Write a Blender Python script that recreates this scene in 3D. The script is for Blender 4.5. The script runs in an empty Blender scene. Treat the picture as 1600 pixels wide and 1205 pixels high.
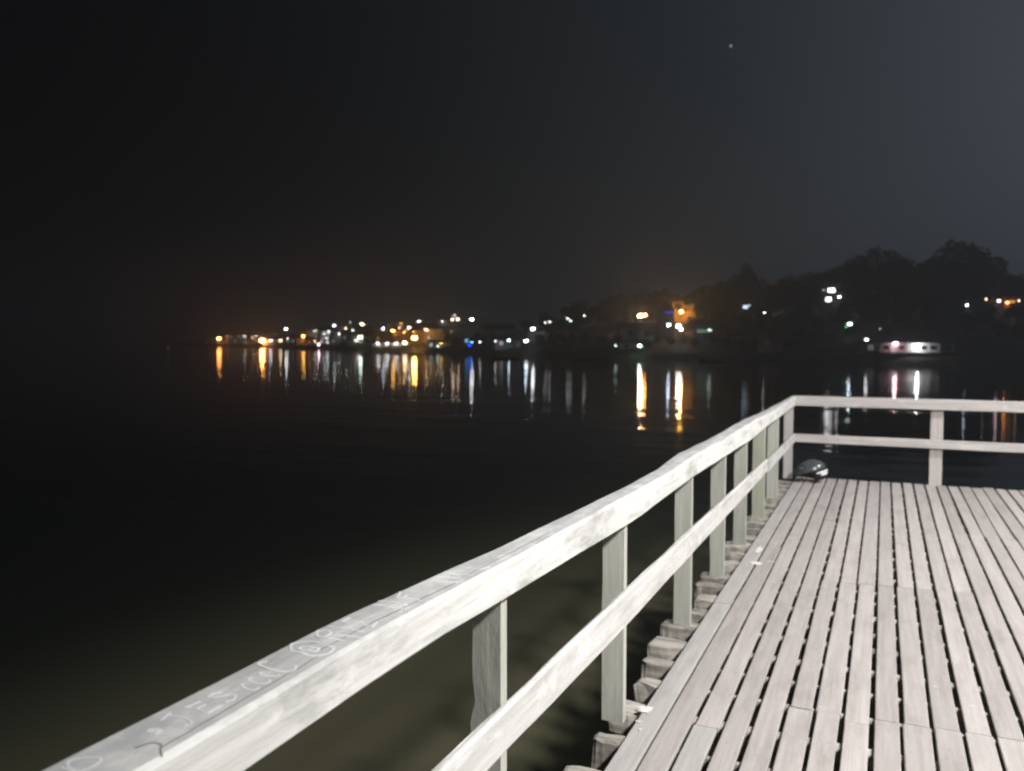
import bpy, bmesh, math, random
from mathutils import Vector, Matrix, noise
random.seed(7)
SC = bpy.context.scene
COL = SC.collection

# ------------------------------------------------------------------ camera
H = 1.7                                   # eye above the deck (deck top is z = 0)
WATER = -2.3
PITCH, YAW, FPX = 3.187, 24.054, 1275.0   # degrees, degrees, focal length in photo pixels
cam_d = bpy.data.cameras.new('camera'); cam = bpy.data.objects.new('camera', cam_d); COL.objects.link(cam)
cam.location = (0, 0, H)
cam.rotation_euler = (math.radians(90 - PITCH), 0, math.radians(YAW))
cam_d.sensor_width = 36; cam_d.sensor_fit = 'HORIZONTAL'
cam_d.lens = 36 * FPX / 1600
cam_d.clip_start = .05; cam_d.clip_end = 6000
cam_d.dof.use_dof = True; cam_d.dof.focus_distance = 2.6
cam_d.dof.aperture_fstop = cam_d.lens / 1000 / .009
SC.camera = cam

# ------------------------------------------------------------------ night sky
world = bpy.data.worlds.new('World'); SC.world = world; world.use_nodes = True
nt = world.node_tree; nt.nodes.clear()
wo = nt.nodes.new('ShaderNodeOutputWorld'); bg = nt.nodes.new('ShaderNodeBackground')
sky = nt.nodes.new('ShaderNodeTexSky'); sky.sky_type = 'NISHITA'; sky.sun_disc = False
sky.sun_elevation = math.radians(-3); sky.sun_rotation = math.radians(60)
bw = nt.nodes.new('ShaderNodeRGBToBW'); nt.links.new(sky.outputs[0], bw.inputs[0])
tint = nt.nodes.new('ShaderNodeMixRGB'); tint.blend_type = 'MULTIPLY'; tint.inputs[0].default_value = 1
nt.links.new(bw.outputs[0], tint.inputs[1]); tint.inputs[2].default_value = (.03, .03, .033, 1)
base = nt.nodes.new('ShaderNodeMixRGB'); base.blend_type = 'ADD'; base.inputs[0].default_value = 1
nt.links.new(tint.outputs[0], base.inputs[1])
# light pollution: sky glow rises smoothly towards the built-up side (+X +Y)
tc = nt.nodes.new('ShaderNodeTexCoord'); sep = nt.nodes.new('ShaderNodeSeparateXYZ')
nt.links.new(tc.outputs['Generated'], sep.inputs[0])
ramp = nt.nodes.new('ShaderNodeValToRGB')
ramp.color_ramp.interpolation = 'B_SPLINE'
mr = nt.nodes.new('ShaderNodeMapRange'); mr.inputs[1].default_value = -1; mr.inputs[2].default_value = 1
nt.links.new(sep.outputs[0], mr.inputs[0]); nt.links.new(mr.outputs[0], ramp.inputs[0])
e = ramp.color_ramp.elements
e[0].position = .0; e[0].color = (.02, .02, .022, 1)
e[1].position = 1; e[1].color = (.80, .95, 1.25, 1)
x = e.new(.22); x.color = (.03, .028, .03, 1)
x = e.new(.42); x.color = (.15, .19, .205, 1)
x = e.new(.58); x.color = (.45, .54, .68, 1)
nt.links.new(ramp.outputs[0], base.inputs[2])
nt.links.new(base.outputs[0], bg.inputs[0]); bg.inputs[1].default_value = .10
nt.links.new(bg.outputs[0], wo.inputs[0])
# faint sun lamp added to give the trees some shape
sd = bpy.data.lights.new('tree_fill_sun', 'SUN'); sd.energy = .004; sd.angle = math.radians(.5); sd.color = (.8, .88, 1)
so = bpy.data.objects.new('tree_fill_sun', sd); COL.objects.link(so); so.rotation_euler = (math.radians(50), 0, math.radians(60))

SC.view_settings.view_transform = 'Standard'; SC.view_settings.look = 'None'
SC.view_settings.exposure = 0; SC.view_settings.gamma = 1; SC.view_settings.use_curve_mapping = False
SC.render.engine = 'CYCLES'
cy = SC.cycles
cy.use_denoising = True; cy.denoiser = 'OPENIMAGEDENOISE'
cy.max_bounces = 5; cy.diffuse_bounces = 3; cy.glossy_bounces = 3; cy.transmission_bounces = 4; cy.volume_bounces = 0
cy.transparent_max_bounces = 6
cy.use_light_tree = True; cy.sample_clamp_indirect = 8; cy.caustics_reflective = False; cy.caustics_refractive = False
cy.pixel_filter_type = 'BLACKMAN_HARRIS'; cy.filter_width = 2.2

# ------------------------------------------------------------------ helpers
pr_, yr_ = math.radians(PITCH), math.radians(YAW)
FW = Vector((-math.sin(yr_) * math.cos(pr_), math.cos(yr_) * math.cos(pr_), -math.sin(pr_)))
RT = Vector((math.cos(yr_), math.sin(yr_), 0)); UP = RT.cross(FW)
CAM = Vector((0, 0, H))
def ray(px, py): return FW + RT * ((px - 800) / FPX) + UP * ((602.5 - py) / FPX)
def at_d(px, py, d): return CAM + ray(px, py) * d          # a point at distance d along the view axis
def lerp_t(tab, v):
    if v <= tab[0][0]: return tab[0][1]
    for (a, fa), (b, fb) in zip(tab, tab[1:]):
        if v <= b: return fa + (fb - fa) * (v - a) / (b - a)
    return tab[-1][1]
def nz(x, y=0, z=0): return noise.noise(Vector((x, y, z)))

def tag(o, label=None, cat=None, group=None, kind=None):
    if label: o['label'] = label
    if cat: o['category'] = cat
    if group: o['group'] = group
    if kind: o['kind'] = kind
    return o
def empty(name, loc, rz=0, label=None, cat=None, group=None):
    o = bpy.data.objects.new(name, None); COL.objects.link(o); o.location = loc; o.rotation_euler = (0, 0, rz)
    o.empty_display_size = .2
    return tag(o, label, cat, group)
def link(name, me, parent=None, loc=None, rot=None):
    o = bpy.data.objects.new(name, me); COL.objects.link(o)
    if parent: o.parent = parent
    if loc: o.location = loc
    if rot: o.rotation_euler = rot
    return o
def from_bm(name, bm, m, parent=None, smooth=False, **k):
    me = bpy.data.meshes.new(name)
    bmesh.ops.recalc_face_normals(bm, faces=bm.faces)
    bm.to_mesh(me); bm.free()
    if m: me.materials.append(m)
    if smooth:
        for p in me.polygons: p.use_smooth = True
    return link(name, me, parent, **k)
def add_box(bm, x0, x1, y0, y1, z0, z1, mat=None):
    vs = [bm.verts.new((x, y, z)) for z in (z0, z1) for y in (y0, y1) for x in (x0, x1)]
    if mat is not None:
        for v in vs: v.co = mat @ v.co
    for f in ((0, 2, 3, 1), (4, 5, 7, 6), (0, 1, 5, 4), (1, 3, 7, 5), (3, 2, 6, 7), (2, 0, 4, 6)):
        bm.faces.new([vs[i] for i in f])
    return vs
def box(name, x0, x1, y0, y1, z0, z1, m, parent=None, bev=0, **k):
    bm = bmesh.new(); add_box(bm, x0, x1, y0, y1, z0, z1)
    if bev: bmesh.ops.bevel(bm, geom=bm.edges[:], offset=bev, segments=1, affect='EDGES')
    return from_bm(name, bm, m, parent, **k)
def loft(bm, rings, caps=True, closed=True):
    R = [[bm.verts.new(p) for p in r] for r in rings]
    n = len(R[0])
    for a, b in zip(R, R[1:]):
        for i in range(n if closed else n - 1):
            j = (i + 1) % n
            bm.faces.new((a[i], a[j], b[j], b[i]))
    if caps:
        bm.faces.new(R[0][::-1]); bm.faces.new(R[-1])
    return R
def tube(bm, pts, rad, n=8, caps=True):
    rings = []
    for i, p in enumerate(pts):
        p = Vector(p)
        a = Vector(pts[max(i - 1, 0)]); b = Vector(pts[min(i + 1, len(pts) - 1)])
        t = (b - a).normalized()
        s = t.cross(Vector((0, 0, 1)))
        if s.length < .1: s = Vector((1, 0, 0))
        s.normalize(); q = s.cross(t)
        r = rad[i] if isinstance(rad, (list, tuple)) else rad
        rings.append([p + (s * math.cos(2 * math.pi * k / n) + q * math.sin(2 * math.pi * k / n)) * r for k in range(n)])
    loft(bm, rings, caps)

# ------------------------------------------------------------------ materials
def mat(name, col, rough=.7, spec=.3, metal=0, bump=None, var=None, emit=None):
    m = bpy.data.materials.new(name); m.use_nodes = True
    n = m.node_tree; b = n.nodes['Principled BSDF']
    b.inputs['Base Color'].default_value = (*col, 1); b.inputs['Roughness'].default_value = rough
    b.inputs['Specular IOR Level'].default_value = spec; b.inputs['Metallic'].default_value = metal
    if emit:
        b.inputs['Emission Color'].default_value = (*emit[0], 1); b.inputs['Emission Strength'].default_value = emit[1]
    if var:       # (scale, amount)
        t = n.nodes.new('ShaderNodeTexCoord'); q = n.nodes.new('ShaderNodeTexNoise'); q.inputs['Scale'].default_value = var[0]
        q.inputs['Detail'].default_value = 6
        r = n.nodes.new('ShaderNodeMapRange'); r.inputs[3].default_value = 1 - var[1]; r.inputs[4].default_value = 1 + var[1]
        r.inputs[1].default_value = .3; r.inputs[2].default_value = .7
        mx = n.nodes.new('ShaderNodeMixRGB'); mx.blend_type = 'MULTIPLY'; mx.inputs[0].default_value = 1
        mx.inputs[1].default_value = (*col, 1)
        n.links.new(t.outputs['Object'], q.inputs['Vector']); n.links.new(q.outputs[0], r.inputs[0])
        n.links.new(r.outputs[0], mx.inputs[2]); n.links.new(mx.outputs[0], b.inputs['Base Color'])
    if bump:      # (scale, strength, distance)
        t = n.nodes.new('ShaderNodeTexCoord'); q = n.nodes.new('ShaderNodeTexNoise'); q.inputs['Scale'].default_value = bump[0]
        q.inputs['Detail'].default_value = 5
        bp = n.nodes.new('ShaderNodeBump'); bp.inputs['Strength'].default_value = bump[1]; bp.inputs['Distance'].default_value = bump[2]
        n.links.new(t.outputs['Object'], q.inputs['Vector']); n.links.new(q.outputs[0], bp.inputs['Height']); n.links.new(bp.outputs[0], b.inputs['Normal'])
    return m

def wood(name, c_lo, c_hi, grain_axis=1, dirt=(.25, .24, .22), dirt_amt=.35, rnd=.12, patch=None, rough=.75, dots=False, top=None, crack=.55):
    """weathered, much-handled timber; grain runs along one object axis"""
    m = bpy.data.materials.new(name); m.use_nodes = True
    n = m.node_tree; L = n.links.new; b = n.nodes['Principled BSDF']
    N = n.nodes.new
    tcn = N('ShaderNodeTexCoord'); oi = N('ShaderNodeObjectInfo')
    off = N('ShaderNodeVectorMath'); off.operation = 'MULTIPLY_ADD'
    comb = N('ShaderNodeCombineXYZ')
    for i in range(3): L(oi.outputs['Random'], comb.inputs[i])
    off.inputs[1].default_value = (37, 61, 23); L(comb.outputs[0], off.inputs[0]); L(tcn.outputs['Object'], off.inputs[2])
    mp = N('ShaderNodeMapping'); sc = [38, 38, 38]; sc[grain_axis] = 1.6; mp.inputs['Scale'].default_value = sc
    L(off.outputs[0], mp.inputs[0])
    g = N('ShaderNodeTexNoise'); g.inputs['Scale'].default_value = 1; g.inputs['Detail'].default_value = 7; g.inputs['Roughness'].default_value = .65; g.inputs['Distortion'].default_value = .4
    L(mp.outputs[0], g.inputs['Vector'])
    r = N('ShaderNodeValToRGB'); r.color_ramp.elements[0].position = .28; r.color_ramp.elements[1].position = .68
    r.color_ramp.elements[0].color = (*c_lo, 1); r.color_ramp.elements[1].color = (*c_hi, 1)
    L(g.outputs[0], r.inputs[0])
    mp2 = N('ShaderNodeMapping'); s2 = [7, 7, 7]; s2[grain_axis] = 2.2; mp2.inputs['Scale'].default_value = s2; L(off.outputs[0], mp2.inputs[0])
    d = N('ShaderNodeTexNoise'); d.inputs['Scale'].default_value = 1; d.inputs['Detail'].default_value = 6; d.inputs['Roughness'].default_value = .7; L(mp2.outputs[0], d.inputs['Vector'])
    dr = N('ShaderNodeMapRange'); dr.inputs[1].default_value = .5; dr.inputs[2].default_value = .72; dr.inputs[4].default_value = dirt_amt; L(d.outputs[0], dr.inputs[0])
    mx = N('ShaderNodeMixRGB'); L(dr.outputs[0], mx.inputs[0]); L(r.outputs[0], mx.inputs[1]); mx.inputs[2].default_value = (*dirt, 1)
    out = mx
    if patch:     # pale worn-paint patches
        p = N('ShaderNodeTexNoise'); p.inputs['Scale'].default_value = 5.5; p.inputs['Detail'].default_value = 8; p.inputs['Roughness'].default_value = .62; p.inputs['Distortion'].default_value = .15
        mp3 = N('ShaderNodeMapping'); s3 = [2.2, 2.2, 2.2]; s3[grain_axis] = 1.0; mp3.inputs['Scale'].default_value = s3; L(off.outputs[0], mp3.inputs[0]); L(mp3.outputs[0], p.inputs['Vector'])
        pr2 = N('ShaderNodeMapRange'); pr2.inputs[1].default_value = .56; pr2.inputs[2].default_value = .66; pr2.inputs[4].default_value = .6; L(p.outputs[0], pr2.inputs[0])
        m2 = N('ShaderNodeMixRGB'); L(pr2.outputs[0], m2.inputs[0]); L(out.outputs[0], m2.inputs[1]); m2.inputs[2].default_value = (*patch, 1); out = m2
    ck = N('ShaderNodeMapping'); s5 = [95, 95, 95]; s5[grain_axis] = 1.1; ck.inputs['Scale'].default_value = s5; L(off.outputs[0], ck.inputs[0])      # drying cracks along the grain
    cn = N('ShaderNodeTexNoise'); cn.inputs['Scale'].default_value = 1; cn.inputs['Detail'].default_value = 3; L(ck.outputs[0], cn.inputs['Vector'])
    cr_ = N('ShaderNodeMapRange'); cr_.inputs[1].default_value = .66; cr_.inputs[2].default_value = .74; cr_.inputs[4].default_value = crack; L(cn.outputs[0], cr_.inputs[0])
    m5 = N('ShaderNodeMixRGB'); L(cr_.outputs[0], m5.inputs[0]); L(out.outputs[0], m5.inputs[1]); m5.inputs[2].default_value = (.14, .125, .11, 1); out = m5
    if top:       # grime that has settled on the upward face, rubbed off in places
        ge = N('ShaderNodeNewGeometry'); sx = N('ShaderNodeSeparateXYZ'); L(ge.outputs['Normal'], sx.inputs[0])
        tn = N('ShaderNodeTexNoise'); tn.inputs['Scale'].default_value = 9; tn.inputs['Detail'].default_value = 7; tn.inputs['Roughness'].default_value = .65; L(off.outputs[0], tn.inputs['Vector'])
        tr = N('ShaderNodeMapRange'); tr.inputs[1].default_value = .38; tr.inputs[2].default_value = .64; tr.inputs[3].default_value = .95; tr.inputs[4].default_value = .25; L(tn.outputs[0], tr.inputs[0])
        ml = N('ShaderNodeMath'); ml.operation = 'MULTIPLY'; ml.use_clamp = True
        zr = N('ShaderNodeMapRange'); zr.inputs[1].default_value = .5; zr.inputs[2].default_value = .9; L(sx.outputs[2], zr.inputs[0])
        L(tr.outputs[0], ml.inputs[0]); L(zr.outputs[0], ml.inputs[1])
        m4 = N('ShaderNodeMixRGB'); L(ml.outputs[0], m4.inputs[0]); L(out.outputs[0], m4.inputs[1]); m4.inputs[2].default_value = (*top, 1); out = m4
    if dots:      # small dark nail heads and specks
        v = N('ShaderNodeTexVoronoi'); v.inputs['Scale'].default_value = 16; L(off.outputs[0], v.inputs['Vector'])
        vr = N('ShaderNodeMapRange'); vr.inputs[1].default_value = .05; vr.inputs[2].default_value = .09; vr.inputs[3].default_value = .45; vr.inputs[4].default_value = 0
        L(v.outputs['Distance'], vr.inputs[0])
        m3 = N('ShaderNodeMixRGB'); L(vr.outputs[0], m3.inputs[0]); L(out.outputs[0], m3.inputs[1]); m3.inputs[2].default_value = (.12, .1, .09, 1); out = m3
    br = N('ShaderNodeMapRange'); br.inputs[3].default_value = 1 - rnd; br.inputs[4].default_value = 1 + rnd; L(oi.outputs['Random'], br.inputs[0])
    mm = N('ShaderNodeMixRGB'); mm.blend_type = 'MULTIPLY'; mm.inputs[0].default_value = 1; L(out.outputs[0], mm.inputs[1]); L(br.outputs[0], mm.inputs[2])
    L(mm.outputs[0], b.inputs['Base Color'])
    b.inputs['Roughness'].default_value = rough; b.inputs['Specular IOR Level'].default_value = .25
    bp = N('ShaderNodeBump'); bp.inputs['Strength'].default_value = .5; bp.inputs['Distance'].default_value = .003; L(g.outputs[0], bp.inputs['Height'])
    bp2 = N('ShaderNodeBump'); bp2.inputs['Strength'].default_value = .5; bp2.inputs['Distance'].default_value = .012; L(d.outputs[0], bp2.inputs['Height']); L(bp.outputs[0], bp2.inputs['Normal'])
    L(bp2.outputs[0], b.inputs['Normal'])
    return m

M = {}
M['plank'] = wood('plank_wood', (.35, .322, .312), (.465, .43, .418), 1, (.27, .245, .23), .6, .12, dots=True, crack=.4)
M['plank_grey'] = wood('grey_plank_wood', (.335, .322, .31), (.44, .425, .41), 1, (.25, .25, .24), .5, .06, crack=.4)
M['joist'] = wood('joist_wood', (.17, .155, .13), (.50, .47, .43), 0, (.08, .07, .055), .9, .2)
M['rail'] = wood('rail_wood', (.50, .50, .475), (.74, .735, .71), 1, (.27, .275, .26), .95, .03, patch=(.84, .83, .80), top=(.40, .405, .41))
M['rail_mid'] = wood('middle_rail_wood', (.47, .465, .445), (.66, .65, .63), 1, (.31, .31, .29), .7, .03, patch=(.76, .75, .72))
M['rail_x'] = wood('cross_rail_wood', (.40, .375, .365), (.55, .52, .50), 0, (.33, .30, .29), .4, .03, patch=(.62, .59, .57))
M['post'] = wood('post_wood', (.36, .37, .32), (.52, .52, .46), 2, (.28, .28, .23), .6, .08)
M['post_pink'] = wood('pinkish_post_wood', (.42, .395, .38), (.54, .51, .49), 2, (.30, .28, .26), .5, .04)
M['post_olive'] = wood('olive_post_wood', (.36, .37, .29), (.48, .485, .39), 2, (.28, .28, .22), .5, .04)
M['pile'] = mat('pile_wood', (.12, .10, .07), .85, var=(4, .4))
M['chalk'] = mat('white_paint_marks', (.66, .665, .67), .8)
M['crack'] = mat('dark_crack', (.13, .115, .10), .9)
M['paint'] = mat('spilt_white_paint', (.70, .68, .66), .6, var=(30, .1))
M['helmet'] = mat('helmet_shell', (.060, .068, .074), .24, .6, bump=(40, .1, .001))
M['rubber'] = mat('black_rubber', (.012, .012, .014), .7)
M['white'] = mat('white_sticker', (.85, .83, .86), .45)
M['metal'] = mat('galvanised_steel', (.35, .36, .37), .45, metal=.7)
M['darkwood'] = mat('tarred_timber', (.02, .018, .015), .8)
M['rust'] = mat('rusty_iron', (.09, .05, .03), .8)
M['darkmetal'] = mat('dark_painted_steel', (.05, .05, .05), .5)
M['soil'] = mat('hillside_soil', (.032, .033, .02), .95, var=(.15, .5), bump=(.8, .8, .4))
M['rock'] = mat('dark_rock', (.06, .058, .055), .9, var=(.8, .4))
M['bark'] = mat('tree_bark', (.10, .08, .06), .9)
M['foliage'] = mat('tree_foliage', (.045, .062, .03), .8, .2, var=(.7, .5))
M['foliage2'] = mat('pale_tree_foliage', (.07, .08, .04), .8, .2, var=(.7, .5))
M['roof_red'] = mat('red_clay_roof', (.22, .09, .06), .85, var=(1.5, .3))
M['roof_grey'] = mat('grey_sheet_roof', (.18, .18, .18), .7, var=(1, .25))
M['roof_dark'] = mat('dark_sheet_roof', (.05, .05, .05), .7, var=(1, .25))
M['w_white'] = mat('white_render_wall', (.70, .69, .68), .85, var=(.6, .15))
M['w_cream'] = mat('cream_render_wall', (.52, .45, .34), .85, var=(.6, .15))
M['w_pink'] = mat('pink_render_wall', (.55, .40, .40), .85, var=(.6, .15))
M['w_grey'] = mat('grey_block_wall', (.30, .30, .29), .9, var=(.6, .2))
M['w_dark'] = mat('dark_block_wall', (.10, .10, .10), .9, var=(.6, .2))
M['w_yellow'] = mat('yellow_render_wall', (.55, .40, .12), .85, var=(.6, .15))
M['w_orange'] = mat('ochre_render_wall', (.50, .30, .12), .85, var=(.9, .2))
M['w_green'] = mat('green_painted_steel', (.10, .42, .13), .7)
M['dark_pane'] = mat('dark_window_glass', (.01, .012, .015), .15, .5)
M['frame'] = mat('window_frame', (.35, .33, .30), .7)
M['boat'] = mat('red_hull_paint', (.25, .06, .04), .5)
M['boat_w'] = mat('white_hull_paint', (.55, .55, .55), .5)

def emis(name, col, s):
    m = bpy.data.materials.new(name); m.use_nodes = True; n = m.node_tree; n.nodes.clear()
    o = n.nodes.new('ShaderNodeOutputMaterial'); e_ = n.nodes.new('ShaderNodeEmission')
    e_.inputs[0].default_value = (*col, 1); e_.inputs[1].default_value = s; n.links.new(e_.outputs[0], o.inputs[0])
    return m
COLS = {'orange': (1, .36, .085), 'amber': (1, .50, .10), 'warm': (1, .70, .42), 'white': (.97, .98, 1), 'cool': (.68, .84, 1), 'blue': (.006, .04, 1),
        'teal': (.25, .75, 1), 'mint': (.72, 1, .85), 'pink': (1, .72, .80), 'red': (1, .22, .1), 'green': (.35, 1, .4)}
# size in photo pixels, radiance
SIZES = {'XL': (2.9, 300), 'L': (2.4, 130), 'M': (1.9, 62), 'S': (1.45, 36), 's': (1.0, 16), 'd': (1.4, 3), 'B': (1.8, 11)}
_em = {}
def em(c, s):
    k = (c, s)
    if k not in _em: _em[k] = emis('lamp_glow_%s_%d' % (c, int(s)), COLS[c], s)
    return _em[k]

# ------------------------------------------------------------------ water
def build_water():
    me = bpy.data.meshes.new('water'); R = 1500
    me.from_pydata([(-R, -R, 0), (R, -R, 0), (R, R, 0), (-R, R, 0)], [], [(0, 1, 2, 3)])
    m = bpy.data.materials.new('murky_lake_water'); m.use_nodes = True; n = m.node_tree; L = n.links.new; N = n.nodes.new
    b = n.nodes['Principled BSDF']
    b.inputs['Base Color'].default_value = (.125, .118, .066, 1); b.inputs['Roughness'].default_value = .043; b.inputs['IOR'].default_value = 1.33
    tcn = N('ShaderNodeTexCoord')
    # lamplight fading away from the pier, put into the murky olive water's colour
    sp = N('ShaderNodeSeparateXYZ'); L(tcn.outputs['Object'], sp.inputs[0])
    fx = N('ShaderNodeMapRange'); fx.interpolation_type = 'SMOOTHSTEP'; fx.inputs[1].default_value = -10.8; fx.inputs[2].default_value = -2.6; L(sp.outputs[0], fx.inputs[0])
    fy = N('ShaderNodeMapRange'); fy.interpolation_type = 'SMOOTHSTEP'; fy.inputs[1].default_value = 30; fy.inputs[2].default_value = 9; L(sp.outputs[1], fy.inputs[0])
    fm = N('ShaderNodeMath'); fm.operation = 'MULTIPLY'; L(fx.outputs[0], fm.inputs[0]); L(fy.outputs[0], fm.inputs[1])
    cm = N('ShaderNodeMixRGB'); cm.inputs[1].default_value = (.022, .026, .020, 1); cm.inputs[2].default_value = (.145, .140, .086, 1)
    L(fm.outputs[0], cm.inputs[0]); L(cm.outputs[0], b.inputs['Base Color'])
    def layer(scale, sx, sy, rot, detail):
        mp = N('ShaderNodeMapping'); mp.inputs['Rotation'].default_value = (0, 0, math.radians(rot)); mp.inputs['Scale'].default_value = (sx, sy, 1)
        t = N('ShaderNodeTexNoise'); t.inputs['Scale'].default_value = scale; t.inputs['Detail'].default_value = detail; t.inputs['Roughness'].default_value = .5
        L(tcn.outputs['Object'], mp.inputs[0]); L(mp.outputs[0], t.inputs['Vector']); return t
    a = layer(1.25, .4, 1.3, -24, 3); c = layer(.24, .35, 1.15, -22, 2)
    calm = layer(.02, 1, 1.6, 10, 3)
    cr = N('ShaderNodeMapRange'); cr.inputs[1].default_value = .35; cr.inputs[2].default_value = .65; cr.inputs[3].default_value = .55; cr.inputs[4].default_value = 1.3
    L(calm.outputs[0], cr.inputs[0])
    b1 = N('ShaderNodeBump'); b1.inputs['Distance'].default_value = .013; L(cr.outputs[0], b1.inputs['Strength']); L(a.outputs[0], b1.inputs['Height'])
    b2 = N('ShaderNodeBump'); b2.inputs['Distance'].default_value = .055; b2.inputs['Strength'].default_value = 1; L(c.outputs[0], b2.inputs['Height']); L(b1.outputs[0], b2.inputs['Normal'])
    L(b2.outputs[0], b.inputs['Normal'])
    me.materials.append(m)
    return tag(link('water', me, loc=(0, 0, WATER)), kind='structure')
build_water()

# ------------------------------------------------------------------ far shore
SHORE = [(200, 535.6), (260, 538), (330, 541), (400, 542), (500, 545), (580, 548), (700, 551), (760, 554), (850, 557), (950, 560), (1050, 561), (1200, 564), (1350, 568), (1450, 571), (1600, 574), (2400, 590)]
SLOPE = [(200, .012), (330, .035), (450, .07), (520, .12), (620, .13), (720, .15), (800, .12), (860, .12), (950, .16), (1100, .17), (1300, .22), (1450, .22), (1600, .18), (2400, .12)]
TOP = [(200, 1), (330, 3), (450, 7), (520, 12), (620, 14), (720, 12.5), (800, 9.5), (900, 9), (1000, 11), (1150, 12), (1300, 14), (1450, 15), (1600, 11), (2400, 9)]
def shore_d(px): return 4.0 / -(ray(px, lerp_t(SHORE, px)).z)
def ground_z(px, t):
    """height of the land t metres behind the waterline, at the bearing of photo column px"""
    if t < 0: return WATER - 1.5 * min(1, -t / 8) - .05
    bank = 1.25 * min(1, t / 3.5) ** .7
    rise = lerp_t(SLOPE, px) * max(0, t - 6); top = lerp_t(TOP, px)
    rise = top * (1 - math.exp(-rise / top))
    d = shore_d(px) + t; p = at_d(px, 531, d)
    return WATER + bank + rise + (.6 * nz(p.x * .03, p.y * .03) + .25 * nz(p.x * .13, p.y * .13)) * min(1, t / 12)
def spot(px, t):
    d = shore_d(px) + t; p = at_d(px, 531, d); p.z = ground_z(px, t); return p, d

def build_land():
    bm = bmesh.new(); ts = [-12, -4, -1, 0, .8, 2, 3.5, 6, 10, 15, 21, 28, 36, 45, 55, 66, 80, 96, 115, 140, 180, 240, 330]
    pxs = list(range(200, 2401, 10)); grid = []
    for px in pxs:
        row = []
        for t in ts:
            jt = t + (1.2 * nz(px * .05, 3.3) if -2 < t < 5 else 0)
            p = at_d(px, 531, shore_d(px) + jt); p.z = ground_z(px, t)
            row.append(bm.verts.new(p))
        grid.append(row)
    for a, b in zip(grid, grid[1:]):
        for i in range(len(ts) - 1): bm.faces.new((a[i], a[i + 1], b[i + 1], b[i]))
    o = from_bm('hillside', bm, M['soil'], smooth=True); tag(o, kind='structure')
build_land()

# ---- trees
def crown_mesh(name, seed, kind):
    rnd = random.Random(seed); bm = bmesh.new()
    lobes = []
    if kind == 'round':
        for k in range(9):
            a = rnd.uniform(0, 6.28); r = rnd.uniform(.1, .62)
            lobes.append((Vector((r * math.cos(a), r * math.sin(a), rnd.uniform(.35, 1.15))), rnd.uniform(.28, .5)))
        lobes.append((Vector((0, 0, 1.25)), .42))
    elif kind == 'tall':
        for k in range(10):
            z = .3 + 1.5 * k / 9; w = .42 * math.sin(math.pi * min(1, .25 + .75 * (1 - k / 9.5)))
            a = rnd.uniform(0, 6.28); lobes.append((Vector((w * .6 * math.cos(a), w * .6 * math.sin(a), z)), .18 + w * .55))
    else:
        for k in range(11):
            a = rnd.uniform(0, 6.28); r = rnd.uniform(.2, .95)
            lobes.append((Vector((r * math.cos(a), r * math.sin(a), rnd.uniform(.55, .95))), rnd.uniform(.22, .42)))
    for c, r in lobes:
        for k in range(int(900 * r)):
            v = Vector((rnd.gauss(0, 1), rnd.gauss(0, 1), rnd.gauss(0, 1))).normalized() * r * rnd.uniform(.55, 1.08)
            p = c + v; s = rnd.uniform(.022, .055)
            t1 = Vector((rnd.gauss(0, 1), rnd.gauss(0, 1), rnd.gauss(0, 1))).normalized(); t2 = t1.orthogonal().normalized()
            q = [bm.verts.new(p + t1 * s * 1.4), bm.verts.new(p + t2 * s), bm.verts.new(p - t1 * s * 1.4), bm.verts.new(p - t2 * s)]
            bm.faces.new(q)
    me = bpy.data.meshes.new(name); bm.to_mesh(me); bm.free(); me.materials.append(M['foliage'] if seed % 3 else M['foliage2']); return me
def trunk_mesh(name, seed, tall):
    rnd = random.Random(seed); bm = bmesh.new()
    top = 1.5 if tall else .9
    tube(bm, [(0, 0, -.35), (.02, 0, .1), (rnd.uniform(-.05, .05), .02, .45), (rnd.uniform(-.08, .08), 0, top)], [.065, .05, .04, .015], 7)
    for k in range(5):
        a = rnd.uniform(0, 6.28); r = rnd.uniform(.3, .6)
        tube(bm, [(0, 0, .15 + .08 * k), (r * .5 * math.cos(a), r * .5 * math.sin(a), .45 + .08 * k), (r * math.cos(a), r * math.sin(a), .75 + .07 * k)], [.03, .02, .008], 5)
    me = bpy.data.meshes.new(name); bm.to_mesh(me); bm.free(); me.materials.append(M['bark']); return me
CR = {k: [crown_mesh('crown', 11 * i + j * 5 + 1, k) for j in range(3)] for i, k in enumerate(('round', 'tall', 'wide'))}
TR = {k: [trunk_mesh('trunk', 7 * i + j, k == 'tall') for j in range(2)] for i, k in enumerate(('round', 'tall', 'wide'))}
GT = 'dark trees on the unlit hillside across the water'
def tree(px, py_top, t, kind='round', w=None, label=None, group=GT):
    p, d = spot(px, t)
    top = at_d(px, py_top, d).z
    h = max(2.5, top - p.z)
    unit = {'round': 1.67, 'tall': 2.0, 'wide': 1.3}[kind]
    s = h / (unit + .3); p.z += .3 * s
    o = empty('tree', p, random.uniform(0, 6.28), label or 'dark leafy tree merging into the black hillside wood', 'tree', group)
    wf = w or random.uniform(.95, 1.25)
    i = random.randrange(3)
    a = link('crown', CR[kind][i], o); a.scale = (s * wf, s * wf, s)
    b = link('trunk', TR[kind][i % 2], o); b.scale = (s, s, s)
    return o
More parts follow.
